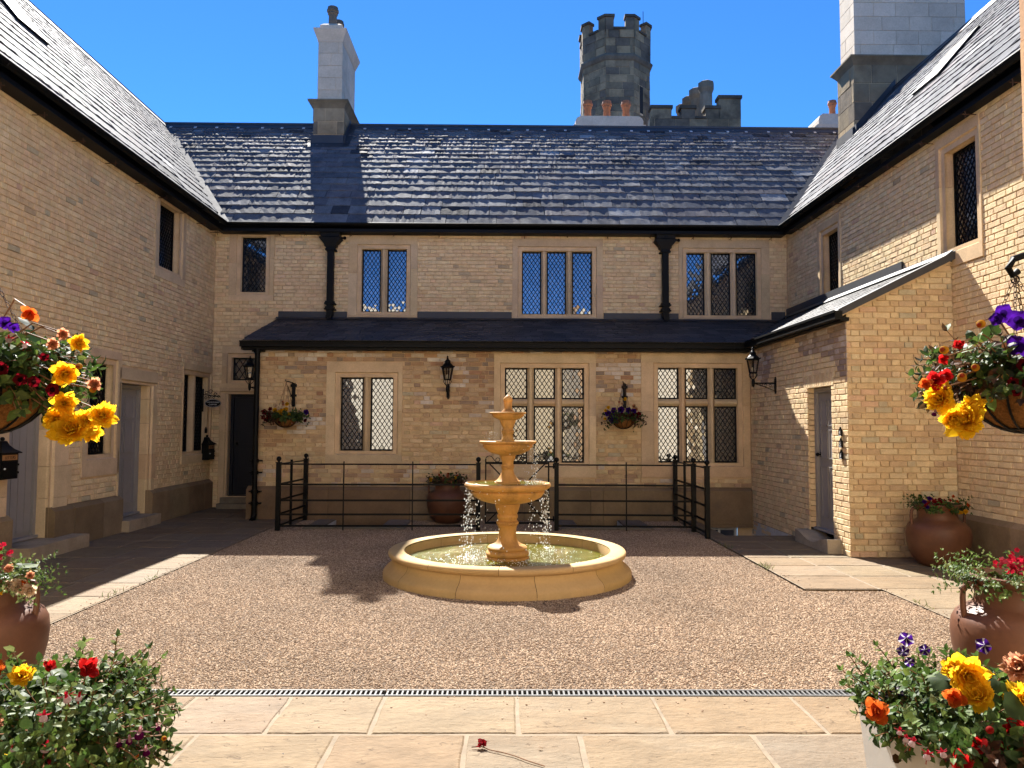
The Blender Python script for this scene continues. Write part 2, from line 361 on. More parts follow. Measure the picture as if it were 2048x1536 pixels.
# ---- slates
SLATES = {}
def slate_geo(w, L, t, seed):
    rnd = random.Random(seed); n = 8; vs = []; fs = []; a = w/2
    xs = [-a+w*i/(n-1) for i in range(n)]
    for x in xs:
        e = rnd.uniform(-.008, .008); vs.append((x, t*rnd.uniform(.62, 1.4), e)); vs.append((x, -.004, e+.002))
    # mid row for a slightly hollow, uneven face
    for x in xs: vs.append((x, t*.55+rnd.uniform(-.0018, .0018), L*.45+rnd.uniform(-.03, .03)))
    vs += [(-a, .001, L), (a, .001, L), (-a, -.006, L), (a, -.006, L)]
    for i in range(n-1):
        fs.append((2*i, 2*i+1, 2*i+3, 2*i+2)); fs.append((2*i, 2*i+2, 2*n+i+1, 2*n+i))
    T = 3*n
    fs.append((*range(2*n, 2*n+n//2), T)); fs.append((2*n+n//2-1, 2*n+n//2, T+1, T)); fs.append((*range(2*n+n//2, 3*n), T+1))
    fs.append((0, 2*n, T, T+2, 1)); fs.append((2*(n-1), 2*(n-1)+1, T+3, T+1, 3*n-1))
    return vs, fs
def slate_roof(thing_o, roof, fr, length, urange, e0, e1, w0, w1, t0, t1, pal, m='slate', over=.07):
    reg = SLATES.setdefault(thing_o.name, dict(thing=thing_o, mat=m, items=[]))
    s = 0.; j = 0
    while s < length-.02:
        k = s/length; e = min(e0+(e1-e0)*k, length-s); t = t0+(t1-t0)*k; w = w0+(w1-w0)*k
        ua, ub = urange(s+e*.4); u = ua-random.uniform(0, w); 
        while u < ub:
            ww = w*random.uniform(.6, 1.25); a, b = max(u, ua), min(u+ww, ub); u += ww
            if b-a < .06: continue
            c = (a+b)/2; th = round(t*random.uniform(.8, 1.2), 4)
            reg['items'].append((px_size(fr(c, s+e/2))*math.sqrt((b-a)*e), roof, fr, round((b-a-.006)/.02)*.02-.004 if b-a > .12 else b-a-.006, e+over, th, c, s+random.uniform(-.008, .008), pal(fr(c, s)), j))
        s += e; j += 1
def flush_slates(limit=300):
    for tn, reg in SLATES.items():
        it = sorted(reg['items'], key=lambda t: -t[0]); cache = {}; mb = MB()
        for i, (sc, roof, fr, w, L, th, cu, cv, col, j) in enumerate(it):
            seed = random.randint(0, 40)
            if i < limit and sc > 0:
                key = (round(w, 3), j, seed % 6, tuple(round(x, 2) for x in col))
                if key not in cache:
                    b = MB(); vs, fs = slate_geo(w, L, th, seed); b.add(vs, fs, col); cache[key] = b.mesh('slate')
                o = obj('slate', cache[key], reg['mat'], roof); mw = fr.rot(); mw.translation = fr(cu, cv, .004); o.matrix_local = mw
            else:
                vs, fs = slate_geo(w, L, th, seed); x = fr.N.cross(fr.V); o0 = fr(cu, cv, .004)
                mb.add([o0+x*a+fr.N*b+fr.V*c for a, b, c in vs], fs, jit(col, .06, .02))
        if mb.f: mb.build('slating', reg['mat'], reg['thing'], kind='stuff')

# ---- palettes (linear base colours)
BR = [(.675, .52, .305), (.66, .50, .29), (.66, .485, .29), (.69, .545, .325), (.64, .465, .27), (.635, .495, .29), (.61, .44, .255)]
BRD = [(.44, .33, .20), (.46, .38, .24), (.54, .36, .235), (.42, .36, .24)]
def pal_cream(p):
    n = noise.noise(p*.9)
    if random.random() < .03: return random.choice(BRD)
    return random.choice(BR[:5] if n > 0 else BR)
LN = [(.55, .40, .225), (.52, .375, .205), (.50, .35, .195), (.58, .435, .255), (.46, .32, .18), (.49, .37, .21)]
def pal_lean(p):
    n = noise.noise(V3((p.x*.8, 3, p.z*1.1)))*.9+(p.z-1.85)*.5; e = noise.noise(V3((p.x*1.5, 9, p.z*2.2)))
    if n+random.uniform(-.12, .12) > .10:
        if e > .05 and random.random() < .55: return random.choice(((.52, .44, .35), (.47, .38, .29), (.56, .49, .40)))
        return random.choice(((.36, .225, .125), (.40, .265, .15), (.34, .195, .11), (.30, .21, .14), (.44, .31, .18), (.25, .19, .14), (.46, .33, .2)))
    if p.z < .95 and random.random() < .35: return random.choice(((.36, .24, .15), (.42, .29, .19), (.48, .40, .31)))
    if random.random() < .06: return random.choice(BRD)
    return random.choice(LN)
def pal_porch(p):
    n = noise.noise(p*1.1)+(p.z-2.2)*.4
    if p.z > 2.2 and n > .1: return random.choice(((.42, .32, .24), (.36, .26, .19), (.50, .42, .35), (.32, .24, .19)))
    if random.random() < .06: return random.choice(BRD)
    return random.choice(BR[:6])
def pal_end(p):
    if random.random() < .07: return random.choice(BRD)
    return random.choice(((.56, .42, .24), (.60, .46, .27), (.52, .38, .215), (.50, .35, .20), (.55, .43, .26), (.46, .33, .20)))
SL = [(.108, .110, .118), (.125, .126, .132), (.098, .100, .110), (.145, .145, .15), (.12, .112, .118), (.085, .088, .098)]
def pal_slate(p):
    k = random.random()
    return (.24, .24, .24) if k < .015 else (.045, .046, .052) if k < .07 else random.choice(SL)
def pal_slate_dark(p): return random.choice(((.034, .034, .038), (.044, .043, .047), (.027, .027, .031), (.058, .054, .055), (.021, .021, .025)))
ST = [(.55, .41, .245), (.58, .435, .265), (.53, .38, .22), (.515, .385, .24)]
def pal_stone(p): return jit(random.choice(ST), .05, .02)
PL = [(.195, .135, .078), (.22, .152, .088), (.17, .115, .068), (.235, .168, .10)]  # plinth stone tones, darkened further to carry the shade near the ground
def pal_plinth(p): return random.choice(PL)
TW = [(.24, .18, .105), (.29, .22, .13), (.20, .155, .095), (.33, .24, .135), (.165, .13, .09)]
def pal_tower(p): return random.choice(TW)
AS = [(.52, .43, .315), (.56, .465, .345), (.48, .40, .295)]
def pal_ashlar(p): return random.choice(AS)

# ---- leaded windows with stone dressings
def clip_poly(poly, u0, u1, v0, v1):
    for ax, lim, sg in ((0, u0, 1), (0, u1, -1), (1, v0, 1), (1, v1, -1)):
        out = []
        for i in range(len(poly)):
            a, b = poly[i-1], poly[i]; da, db = (a[ax]-lim)*sg, (b[ax]-lim)*sg
            if da >= 0: out.append(a)
            if (da >= 0) != (db >= 0):
                t = da/(da-db); out.append((a[0]+(b[0]-a[0])*t, a[1]+(b[1]-a[1])*t))
        poly = out
        if len(poly) < 3: return []
    return poly
PANE_COUNT = {}
def light(win, fr, u0, u1, v0, v1, gn, individual, frame_w=.024, dw=.080, dh=.118, blind=None):
    fb = MB()
    for a, b, c, d in ((u0, u1, v0, v0+frame_w), (u0, u1, v1-frame_w, v1), (u0, u0+frame_w, v0+frame_w, v1-frame_w), (u1-frame_w, u1, v0+frame_w, v1-frame_w)):
        fb.frame_box(fr, a, b, c, d, gn-.01, gn+.022)
    fb.build('frame', 'black', win)
    a0, a1, b0, b1 = u0+frame_w, u1-frame_w, v0+frame_w, v1-frame_w
    uc, vc = (a0+a1)/2, (b0+b1)/2; lb = MB(); gb = MB()
    W, H = a1-a0, b1-b0; nn = int(W/dw+H/dh)+3
    for sgn in (1, -1):
        for k in range(-nn, nn+1):
            # line: (u-uc)/dw + sgn*(v-vc)/dh = k+.5   clip to the light
            pts = []
            for u in (a0, a1):
                v = vc+sgn*dh*(k+.5-(u-uc)/dw)
                if b0 <= v <= b1: pts.append((u, v))
            for v in (b0, b1):
                u = uc+dw*(k+.5-sgn*(v-vc)/dh)
                if a0 < u < a1: pts.append((u, v))
            if len(pts) < 2: continue
            p, q = pts[0], max(pts, key=lambda t: (t[0]-pts[0][0])**2+(t[1]-pts[0][1])**2)
            dx, dy = q[0]-p[0], q[1]-p[1]; L = math.hypot(dx, dy)
            if L < .01: continue
            nx, ny = -dy/L*.0055, dx/L*.0055; z = gn+.007+(.0012 if sgn > 0 else 0)
            P = [fr(p[0]-nx, p[1]-ny, z), fr(q[0]-nx, q[1]-ny, z), fr(q[0]+nx, q[1]+ny, z), fr(p[0]+nx, p[1]+ny, z)]
            B = [fr(p[0]-nx*1.3, p[1]-ny*1.3, gn-.004), fr(q[0]-nx*1.3, q[1]-ny*1.3, gn-.004), fr(q[0]+nx*1.3, q[1]+ny*1.3, gn-.004), fr(p[0]+nx*1.3, p[1]+ny*1.3, gn-.004)]
            lb.add(P+B, [(0, 1, 2, 3), (0, 4, 5, 1), (2, 6, 7, 3), (1, 5, 6, 2), (3, 7, 4, 0)])
    lb.build('lead_lattice', 'black', win)
    for i in range(-nn, nn+1):
        for j in range(-nn, nn+1):
            cu = uc+dw*(i+j)/2; cv = vc+dh*(i-j)/2
            poly = clip_poly([(cu-dw/2, cv), (cu, cv-dh/2), (cu+dw/2, cv), (cu, cv+dh/2)], a0, a1, b0, b1)
            if len(poly) < 3: continue
            ta, tb = random.gauss(0, .0055), random.gauss(0, .0055)
            P = [fr(u, v, gn+ta*(u-cu)+tb*(v-cv)) for u, v in poly]
            k = win.parent.name; PANE_COUNT.setdefault(k, 0)
            if individual and PANE_COUNT[k] < 300 and len(poly) == 4:
                PANE_COUNT[k] += 1
                b = MB(); b.add(P, [tuple(range(len(P)))]); b.build('pane', 'glass', win)
            else: gb.add(P, [tuple(range(len(P)))])
    if gb.f: gb.build('glazing', 'glass', win, kind='stuff')
    mb = MB(); mb.frame_box(fr, u0+.005, u1-.005, v0+.005, v1-.005, gn-.05, gn-.045); mb.build('window_backing', 'roomdark', win)
def surround(win, fr, o, mg, deep=.16, colf=None, sill=True, proud=.013):
    u0, u1, v0, v1 = o; mL, mR, mS, mH = mg
    jp = [(0, -deep), (0, -.105), (.035, -.07), (.042, -.048), (.075, -.012), (.085, proud)]
    sp = [(0, -deep), (.012, -.12), (.06, proud-.004), (.066, proud)]
    def strip(side, parts):
        m = dict(L=mL, R=mR, H=mH, S=mS)[side]
        if side in 'LR': p = jp+[(m, proud), (m, -.03)]
        elif side == 'H': p = jp+[(.0856, proud), (m, proud), (m, -.03)]
        else: p = sp+[(.0666, proud), (m, proud), (m, -.03)]
        for (a, b) in parts:                         # fractions along the side, small joint between stones
            mb = MB(); vs = []; col = (colf or pal_stone)(None)
            for d, n in p:
                if side in 'LR':
                    lo = v0-min(d, .066); hi = v1+min(d, .085); h = hi-lo
                    la = lo+h*a+(.002 if a > 0 else .0005); ha = lo+h*b-(.002 if b < 1 else .0005)
                    u = u0-d if side == 'L' else u1+d; vs += [fr(u, la, n), fr(u, ha, n)]
                else:
                    e = min(d, .085); lo, hi = u0-e, u1+e
                    if (side == 'H' and d > .0852) or (side == 'S' and d > .0662): lo, hi = u0-mL, u1+mR
                    v = v1+d if side == 'H' else v0-d; vs += [fr(lo, v, n), fr(hi, v, n)]
            k = len(p); fs = [(2*i, 2*i+2, 2*i+3, 2*i+1) for i in range(k-1)]
            if side in 'LR': fs += [tuple(2*i for i in range(k))[::-1], tuple(2*i+1 for i in range(k))]
            else:
                fs += [(2*k-2, 2*k-4, 2*k-6), (2*k-1, 2*k-5, 2*k-3)]
                vs += [fr(u0-mL, v1+.0856 if side == 'H' else v0-.0666, -.03), fr(u1+mR, v1+.0856 if side == 'H' else v0-.0666, -.03)]
                fs += [(2*k, 2*k-2, 2*k-4, 2*k-6), (2*k+1, 2*k-5, 2*k-3, 2*k-1)]
                fs = fs[:-4]+fs[-2:]
            mb.add(vs, fs, col); mb.build({'L': 'jamb', 'R': 'jamb', 'H': 'lintel', 'S': 'sill'}[side], 'stone', win)
    cut = random.uniform(.4, .6)
    strip('L', [(0, cut), (cut, 1)]); strip('R', [(0, cut+.06), (cut+.06, 1)]); strip('H', [(0, 1)]); strip('S', [(0, 1)])
def window(bld, fr, o, mg, cols=(), rows=(), individual=False, gn=-.135, dw=.080, dh=.118, label=None, colf=None):
    u0, u1, v0, v1 = o
    e = bpy.data.objects.new('window', None); COL.objects.link(e); attach(e, bld); e.empty_display_size = .1
    e.location = (0, 0, 0)
    if label: e['label'] = label
    surround(e, fr, o, mg, colf=colf)
    for a, b in cols:
        mb = MB(); c = (a+b)/2; w = (b-a)/2
        P = [(-w, -.16), (-w, -.10), (-w*.35, -.045), (w*.35, -.045), (w, -.10), (w, -.16)]
        poly = [fr(c+x, v0-.006, n) for x, n in P]; mb.prism(poly, fr.V*(v1-v0+.012), (colf or pal_stone)(None)); mb.build('mullion', 'stone', e)
    us = [u0]+[x for c in cols for x in c]+[u1]; vs = [v0]+[x for r in rows for x in r]+[v1]
    for a, b in rows:
        for ua, ub in zip(us[::2], us[1::2]):
            mb = MB(); c = (a+b)/2; w = (b-a)/2
            P = [(-w, -.16), (-w, -.10), (-w*.3, -.052), (w*.35, -.052), (w, -.10), (w, -.16)]
            mb.prism([fr(ua, c+x, n) for x, n in P], fr.U*(ub-ua), (colf or pal_stone)(None)); mb.build('transom', 'stone', e)
    for ua, ub in zip(us[::2], us[1::2]):
        for va, vb in zip(vs[::2], vs[1::2]):
            light(e, fr, ua+.002, ub-.002, va+.002, vb-.002, gn, individual, dw=dw, dh=dh)
    return e
def hole(o, mg): return (o[0]-mg[0]+.005, o[1]+mg[1]-.005, o[2]-mg[2]+.005, o[3]+mg[3]-.005)
def part_empty(name, parent):
    e = bpy.data.objects.new(name, None); COL.objects.link(e); attach(e, parent); e.empty_display_size = .1; return e
#@@BUILD
# ------------------------------------------------------------------ dimensions
LX, RX, BY, LY, PX, PY = -5.75, 5.66, 15.0, 13.2, 4.30, 9.45
EZ, RZ = 5.55, 8.83
PITS = [(-2.85, -1.95, 12.25, 13.1), (1.2, 1.95, 12.25, 13.1), (3.3, 4.3, 11.35, 13.1)]
GL, GR, GR2, GY0, GY1 = -3.64, 3.0, 3.77, 4.725, 13.1      # gravel bounds, step at Y 7.62
STEPY = 7.62

# ------------------------------------------------------------------ ground
flat = Frame((0, 0, 0), (1, 0, 0), (0, 0, 1), (0, 1, 0))
g = sheet(flat, -600, 600, -600, 600, PITS, n=-.06); g.build('ground', 'soil', kind='structure')
mb = MB()
for a, b, c, d in PITS:
    z = -1.4
    mb.quad((a, c, z), (b, c, z), (b, d, z), (a, d, z)); mb.quad((a, c, z), (a, c, -.002), (a, d, -.002), (a, d, z)); mb.quad((b, c, z), (b, d, z), (b, d, -.002), (b, c, -.002))
    mb.quad((a, c, z), (b, c, z), (b, c, -.002), (a, c, -.002))
mb.build('light_well', 'plinth', kind='structure')

paving = sheet(flat, -5.75, 5.75, -3.5, 15.3, PITS+[(GL, GR, GY0, GY1), (GR-.01, GR2, GY0, STEPY), (-3.7, 3.8, 4.605, 4.722)], n=-.0015).build('paving', 'joint', kind='structure')
SLABC = [(.158, .114, .068), (.161, .117, .071), (.154, .112, .071), (.166, .122, .076), (.151, .114, .076), (.155, .107, .062), (.160, .116, .069)]
def slab(u0, u1, v0, v1, z=0., col=None, gap=.011):
    a, b, c, d = u0+gap, u1-gap, v0+gap, v1-gap
    if b-a < .08 or d-c < .08: return
    mb = MB(); n = 6; top = []; 
    ring = [(a+(b-a)*i/n, c) for i in range(n)]+[(b, c+(d-c)*i/n) for i in range(n)]+[(b-(b-a)*i/n, d) for i in range(n)]+[(a, d-(d-c)*i/n) for i in range(n)]
    ring = [(x+random.uniform(-.004, .004), y+random.uniform(-.004, .004)) for x, y in ring]
    cx, cy = (a+b)/2, (c+d)/2; t = [random.uniform(-.0015, .0015) for _ in range(3)]
    zf = lambda x, y: z+.004+t[0]+t[1]*(x-cx)+t[2]*(y-cy)
    k = len(ring)
    vs = [(x, y, z-.03) for x, y in ring]+[(x, y, zf(x, y)-.006) for x, y in ring]+[(x+(cx-x)*.008/(.3), y+(cy-y)*.008/.3, zf(x, y)) for x, y in ring]
    fs = [(o+i, o+(i+1) % k, o+k+(i+1) % k, o+k+i) for o in (0, k) for i in range(k)]+[tuple(range(2*k, 3*k))]
    mb.add(vs, fs, jit(col or random.choice(SLABC), .06, .02)); mb.build('slab', 'slab', paving)
def slab_rows(u0, u1, rows, wmin, wmax, cols=None, skip=None):
    for v0, v1 in rows:
        u = u0
        while u < u1-.02:
            w = random.uniform(wmin, wmax); e = u+w
            if u1-e < wmin*.55: e = u1
            if not (skip and skip(u, e, v0, v1)): slab(u, e, v0, v1, col=random.choice(cols) if cols else None)
            u = e
def yrows(a, b, lo, hi):
    out = []; y = a
    while y < b-.02:
        e = y+random.uniform(lo, hi); e = b if b-e < lo*.6 else e; out.append((y, e)); y = e
    return out
# near strip, joints where the photograph shows them
for us, (v0, v1) in (((-3.4, -2.55, -1.8, -1.24, -.693, .085, .888, 1.711, 2.5, 3.3, 4.2), (4.045, 4.60)),
                     ((-3.1, -2.3, -1.577, -.855, -.187, .401, 1.30, 2.1, 2.9, 3.7), (3.36, 4.045))):
    us = (-5.7,)+us+(5.7,)
    for a, b in zip(us, us[1:]): slab(a, b, v0, v1)
slab_rows(-5.7, 5.7, yrows(-3.4, 3.36, .5, .75), .5, .95)
slab_rows(-5.68, GL, yrows(4.6, 13.2, .52, .78), .55, 1.0)
slab_rows(-5.68, -4.33, yrows(13.2, 14.98, .52, .7), .45, .9)
slab_rows(GL, GL+.25, [(12.5, 13.1)], .2, .3)
slab_rows(GR2, 5.6, yrows(4.6, STEPY, .5, .7), .5, .95)
slab_rows(GR, 5.6, yrows(STEPY, 9.42, .5, .65), .55, 1.0)
slab_rows(GR, PX, yrows(9.42, 11.33, .55, .7), .5, .9)
slab_rows(GR, 3.29, yrows(11.33, 13.1, .5, .7), .28, .3)
GREY = [(.16, .135, .10), (.18, .15, .115), (.14, .115, .09)]
for a, b, c, d in PITS[:2]:                                   # kerb flags round the light wells
    slab(a-.3, a, c-.02, d-.02, .008, random.choice(GREY)); slab(b, b+.4, c-.02, d-.02, .008, random.choice(GREY)); slab(a-.3, b+.42, c-.24, c-.02, .008, random.choice(GREY))

# gravel: a bed sheet carrying scattered stones
HF = (.047, 8.4606, 1.33)
def gravel():
    mb = MB(); st = .16
    x = GL
    holes = PITS+[(p[0]-.3, p[1]+.42, p[2]-.24, 13.1) for p in PITS[:2]]
    def inside(x, y):
        if x < GL or y < GY0 or y > GY1: return False
        if x > (GR2 if y < STEPY else GR): return False
        if (x-HF[0])**2+(y-HF[1])**2 < (HF[2]-.2)**2: return False
        return not any(h[0] < x < h[1] and h[2] < y < h[3] for h in holes)
    n1 = int((GR2-GL)/st)+1; n2 = int((GY1-GY0)/st)+1; sx = (GR2-GL)/n1; sy = (GY1-GY0)/n2
    for i in range(n1):
        for j in range(n2):
            a, b = GL+i*sx, GY0+j*sy
            if inside(a+sx/2, b+sy/2): mb.quad((a, b, -.014), (a+sx, b, -.014), (a+sx, b+sy, -.014), (a, b+sy, -.014))
    o = mb.build('gravel', 'gravelbed', kind='stuff')
    o.data.materials.append(M['gravel'])
    ng = bpy.data.node_groups.new('gravel_scatter', 'GeometryNodeTree')
    ng.interface.new_socket('Geometry', in_out='INPUT', socket_type='NodeSocketGeometry'); ng.interface.new_socket('Geometry', in_out='OUTPUT', socket_type='NodeSocketGeometry')
    N = ng.nodes; L = ng.links; gi = N.new('NodeGroupInput'); go = N.new('NodeGroupOutput')
    dp = N.new('GeometryNodeDistributePointsOnFaces'); dp.inputs['Density'].default_value = 5600; dp.inputs['Seed'].default_value = 3
    ico = N.new('GeometryNodeMeshIcoSphere'); ico.inputs['Radius'].default_value = 1; ico.inputs['Subdivisions'].default_value = 1
    sm = N.new('GeometryNodeSetMaterial'); sm.inputs['Material'].default_value = M['gravel']; L.new(ico.outputs[0], sm.inputs[0])
    ip = N.new('GeometryNodeInstanceOnPoints')
    def rv(t, lo, hi, seed):
        n = N.new('FunctionNodeRandomValue'); n.data_type = t
        if t == 'FLOAT_VECTOR': n.inputs[0].default_value = lo; n.inputs[1].default_value = hi; out = n.outputs[0]
        else: n.inputs[2].default_value = lo; n.inputs[3].default_value = hi; out = n.outputs[1]
        n.inputs['Seed'].default_value = seed; return out
    L.new(gi.outputs[0], dp.inputs['Mesh']); L.new(dp.outputs['Points'], ip.inputs['Points']); L.new(sm.outputs[0], ip.inputs['Instance'])
    L.new(rv('FLOAT_VECTOR', (-.7, -.7, 0), (.7, .7, 6.28), 1), ip.inputs['Rotation']); L.new(rv('FLOAT_VECTOR', (.0055, .005, .0045), (.0115, .0098, .0078), 2), ip.inputs['Scale'])
    tr = N.new('GeometryNodeTranslateInstances'); L.new(ip.outputs[0], tr.inputs[0]); L.new(rv('FLOAT_VECTOR', (0, 0, .001), (0, 0, .013), 5), tr.inputs['Translation'])
    sa = N.new('GeometryNodeStoreNamedAttribute'); sa.domain = 'INSTANCE'; sa.data_type = 'FLOAT'; sa.inputs['Name'].default_value = 'rnd'
    L.new(tr.outputs[0], sa.inputs[0]); L.new(rv('FLOAT', 0., 1., 9), sa.inputs['Value'])
    jn = N.new('GeometryNodeJoinGeometry'); L.new(gi.outputs[0], jn.inputs[0]); L.new(sa.outputs[0], jn.inputs[0]); L.new(jn.outputs[0], go.inputs[0])
    md = o.modifiers.new('scatter', 'NODES'); md.node_group = ng
gravel()

# drain channel between gravel and paving
dr = thing('drain_channel', 'narrow slotted metal drain channel running between gravel and paving', 'drain', (0, 4.66, 0))
x = -3.7
while x < 3.8:
    mb = MB(); y0, y1 = 4.612, 4.715; mb.box((x, y0, -.02), (x+.994, y0+.014, .004)); mb.box((x, y1-.014, -.02), (x+.994, y1, .004))
    k = 0
    while k < 33: mb.box((x+.004+k*.03, y0+.014, -.018), (x+.004+k*.03+.011, y1-.014, .002)); k += 1
    mb.build('grate', 'steel', dr); x += 1.0
MB().box((-3.7, 4.605, -.05), (3.8, 4.722, -.022)).build('channel', 'darkpit', dr)

# ------------------------------------------------------------------ building helpers
def gutter(bld, p, q, r=.054, name='gutter', drop=None):
    p, q = V3(p), V3(q); t = (q-p).normalized(); side = t.cross(V3((0, 0, 1))).normalized(); poly = []; n = 8
    for i in range(n+1): a = math.pi*i/n; poly.append(side*r*math.cos(a)-V3((0, 0, 1))*r*math.sin(a))
    for i in range(n+1): a = math.pi*(n-i)/n; poly.append(side*(r-.008)*math.cos(a)-V3((0, 0, 1))*((r-.008)*math.sin(a)))
    mb = MB(); k = len(poly)
    vs = [p+x for x in poly]+[q+x for x in poly]
    mb.add(vs, [(i, (i+1) % k, k+(i+1) % k, k+i) for i in range(k)], None, False)
    mb.tube([p+side*r, q+side*r], .009, 6); mb.tube([p-side*r, q-side*r], .009, 6)
    L = (q-p).length; s = 1.2
    while s < L:                                            # union collars
        c = p+t*s; mb.tube([c+side*(r+.004)*math.cos(a)-V3((0, 0, 1))*((r+.004)*math.sin(a)) for a in [math.pi*i/8 for i in range(9)]], .008, 5); s += 1.8
    return mb.build(name, 'black', bld)
def brackets(g, pts, N):
    N = V3(N)
    for p in pts:
        p = V3(p); mb = MB(); mb.tube([p-N*.03, p+N*.17], .006, 5); mb.tube([p+N*.13+V3((0, 0, -.05)), p+N*.13+V3((0, 0, .09))], .005, 5)
        mb.build('gutter_bracket', 'rust', g)
def plinth(bld, fr, cuts, z0, z1, proud=.08, cham=.07, name='plinth'):
    e = part_empty(name, bld)
    for a, b in zip(cuts, cuts[1:]):
        if b is None or a is None: continue
        mb = MB(); P = [(z0, -.05), (z0, proud), (z1-cham*.8, proud+random.uniform(-.004, .004)), (z1, .004), (z1, -.05)]
        mb.prism([fr(a+.003, v, n) for v, n in P], fr.U*(b-a-.006), jit(random.choice(PL), .08)); mb.build('stone', 'plinth', e)
    return e
def panel_door(bld, fr, u0, u1, v0, v1, n, m='door', glazed=False, planks=None, knob=None):
    e = part_empty('door', bld)
    mb = MB()                                              # frame
    fw = .06
    mb.frame_box(fr, u0, u0+fw, v0, v1, n-.05, n+.03); mb.frame_box(fr, u1-fw, u1, v0, v1, n-.05, n+.03); mb.frame_box(fr, u0+fw, u1-fw, v1-fw, v1, n-.05, n+.03)
    mb.build('door_frame', m, e)
    a, b = u0+fw+.004, u1-fw-.004; t = v1-fw-.004
    lf = MB().frame_box(fr, a, b, v0+.01, t, n-.05, n-.012).build('leaf', m, e)
    w = b-a
    if planks:
        k = 5
        for i in range(k):
            s = a+w*i/k; MB().frame_box(fr, s+.006, s+w/k-.006, v0+.06, t-.02, n-.012, n+.004).build('board', m, e)
    else:
        pr = [(v0+.18, v0+.85), (v0+.98, t-.52), (t-.45, t-.12)] if not glazed else [(v0+.18, v0+.9), (v0+1.02, t-.12)]
        for c0, c1 in pr:
            for i in range(2):
                s = a+.10+i*(w-.2+.08)/2; q = s+(w-.28)/2
                pb = MB(); pb.frame_box(fr, s, q, c0, c1, n-.0125, n-.004)
                for aa, bb, cc, dd in ((s-.012, q+.012, c0-.012, c0), (s-.012, q+.012, c1, c1+.012), (s-.012, s, c0, c1), (q, q+.012, c0, c1)):
                    pb.frame_box(fr, aa, bb, cc, dd, n-.0125, n+.006)
                pb.build('panel', m, e)
    MB().frame_box(fr, u0, u1, v0-.02, v0+.012, n-.05, n+.07).build('threshold', m, e)
    ku = (a+.07) if knob != 'hi' else (b-.07)
    kb = MB(); c = fr(ku, v0+1.02, n-.012); kb.tube([c, c+fr.N*.05], .012, 8); kb.ball(tuple(c+fr.N*.06), .028); kb.tube([c+fr.V*-.035, c+fr.V*.035], .02, 8); kb.build('handle', 'black', e)
    return e
def door_dressing(bld, fr, o, mg, deep, zbase):
    u0, u1, v0, v1 = o; mL, mR, _, mH = mg; e = part_empty('door_surround', bld)
    for sd in 'LR':
        z = zbase; hs = [.55, .42, .5, .36, .46]; i = 0
        while z < v1-.02:
            h = hs[i % 5]*random.uniform(.9, 1.1); t = min(z+h, v1); t = v1 if v1-t < .2 else t
            m = (mL if sd == 'L' else mR)*(1.0 if i % 2 else .82)
            P = [(0, -deep), (0, -.06), (.045, .006), (.05, .013), (m, .013), (m, -.03)]
            mb = MB(); mb.prism([fr((u0-d) if sd == 'L' else (u1+d), z+.002, n) for d, n in P], fr.V*(t-z-.004), pal_stone(None)); mb.build('jamb', 'stone', e); z = t; i += 1
    P = [(0, -deep), (0, -.06), (.045, .006), (.05, .013), (mH, .013), (mH, -.03)]
    mb = MB(); mb.prism([fr(u0-mL*1.0, v1+d+.002, n) for d, n in P], fr.U*(u1-u0+mL+mR), pal_stone(None)); mb.build('lintel', 'stone', e)
    return e
def hopper_pipe(bld, x, y, ztop, zbot):
    e = part_empty('drainpipe', bld); mb = MB(); c = y-.13
    def ring(hw, hd, z): return [(x-hw, c-hd, z), (x+hw, c-hd, z), (x+hw, c+hd, z), (x-hw, c+hd, z)]
    prof = [(.215, .12, ztop), (.215, .12, ztop-.025), (.185, .105, ztop-.05), (.185, .105, ztop-.15), (.21, .12, ztop-.165), (.21, .12, ztop-.185), (.12, .075, ztop-.30), (.12, .075, ztop-.33), (.085, .06, ztop-.36)]
    vs = [p for q in prof for p in ring(*q)]; fs = [(4*j+i, 4*j+(i+1) % 4, 4*j+4+(i+1) % 4, 4*j+4+i) for j in range(len(prof)-1) for i in range(4)]
    mb.add(vs, fs+[(0, 1, 2, 3)]); mb.box((x-.03, c-.112, ztop-.14), (x+.03, c-.104, ztop-.07)); mb.tube([(x+.18, c, ztop-.16), (x+.26, c, ztop-.16)], .02, 8); mb.ball((x+.27, c, ztop-.16), .034)
    mb.build('hopper', 'black', e)
    mb = MB().box((x-.062, c-.05, zbot), (x+.062, c+.05, ztop-.34)); mb.build('pipe', 'black', e)
    for z in (ztop-.40, zbot+.24, zbot+.13):
        MB().box((x-.10, c-.08, z-.014), (x+.10, c+.13, z+.014)).box((x-.085, c-.068, z+.014), (x+.085, c+.068, z+.05)).build('collar', 'black', e)
    MB().box((x-.055, c-.12, zbot-.07), (x+.055, c+.03, zbot)).build('shoe', 'black', e)
def lathe_pot(bld, c, r, h, m='pot', name='chimney_pot', col=(.13, .11, .085)):
    prof = [(r*.95, 0), (r*.8, h*.15), (r*.75, h*.62), (r*.95, h*.68), (r*.9, h*.74), (r*1.12, h*.8), (r*1.12, h*.88), (r*.98, h*.93), (r*.98, h), (r*.7, h), (r*.7, h*.5)]
    return MB().lathe(prof, c, 16, col).build(name, m, bld)

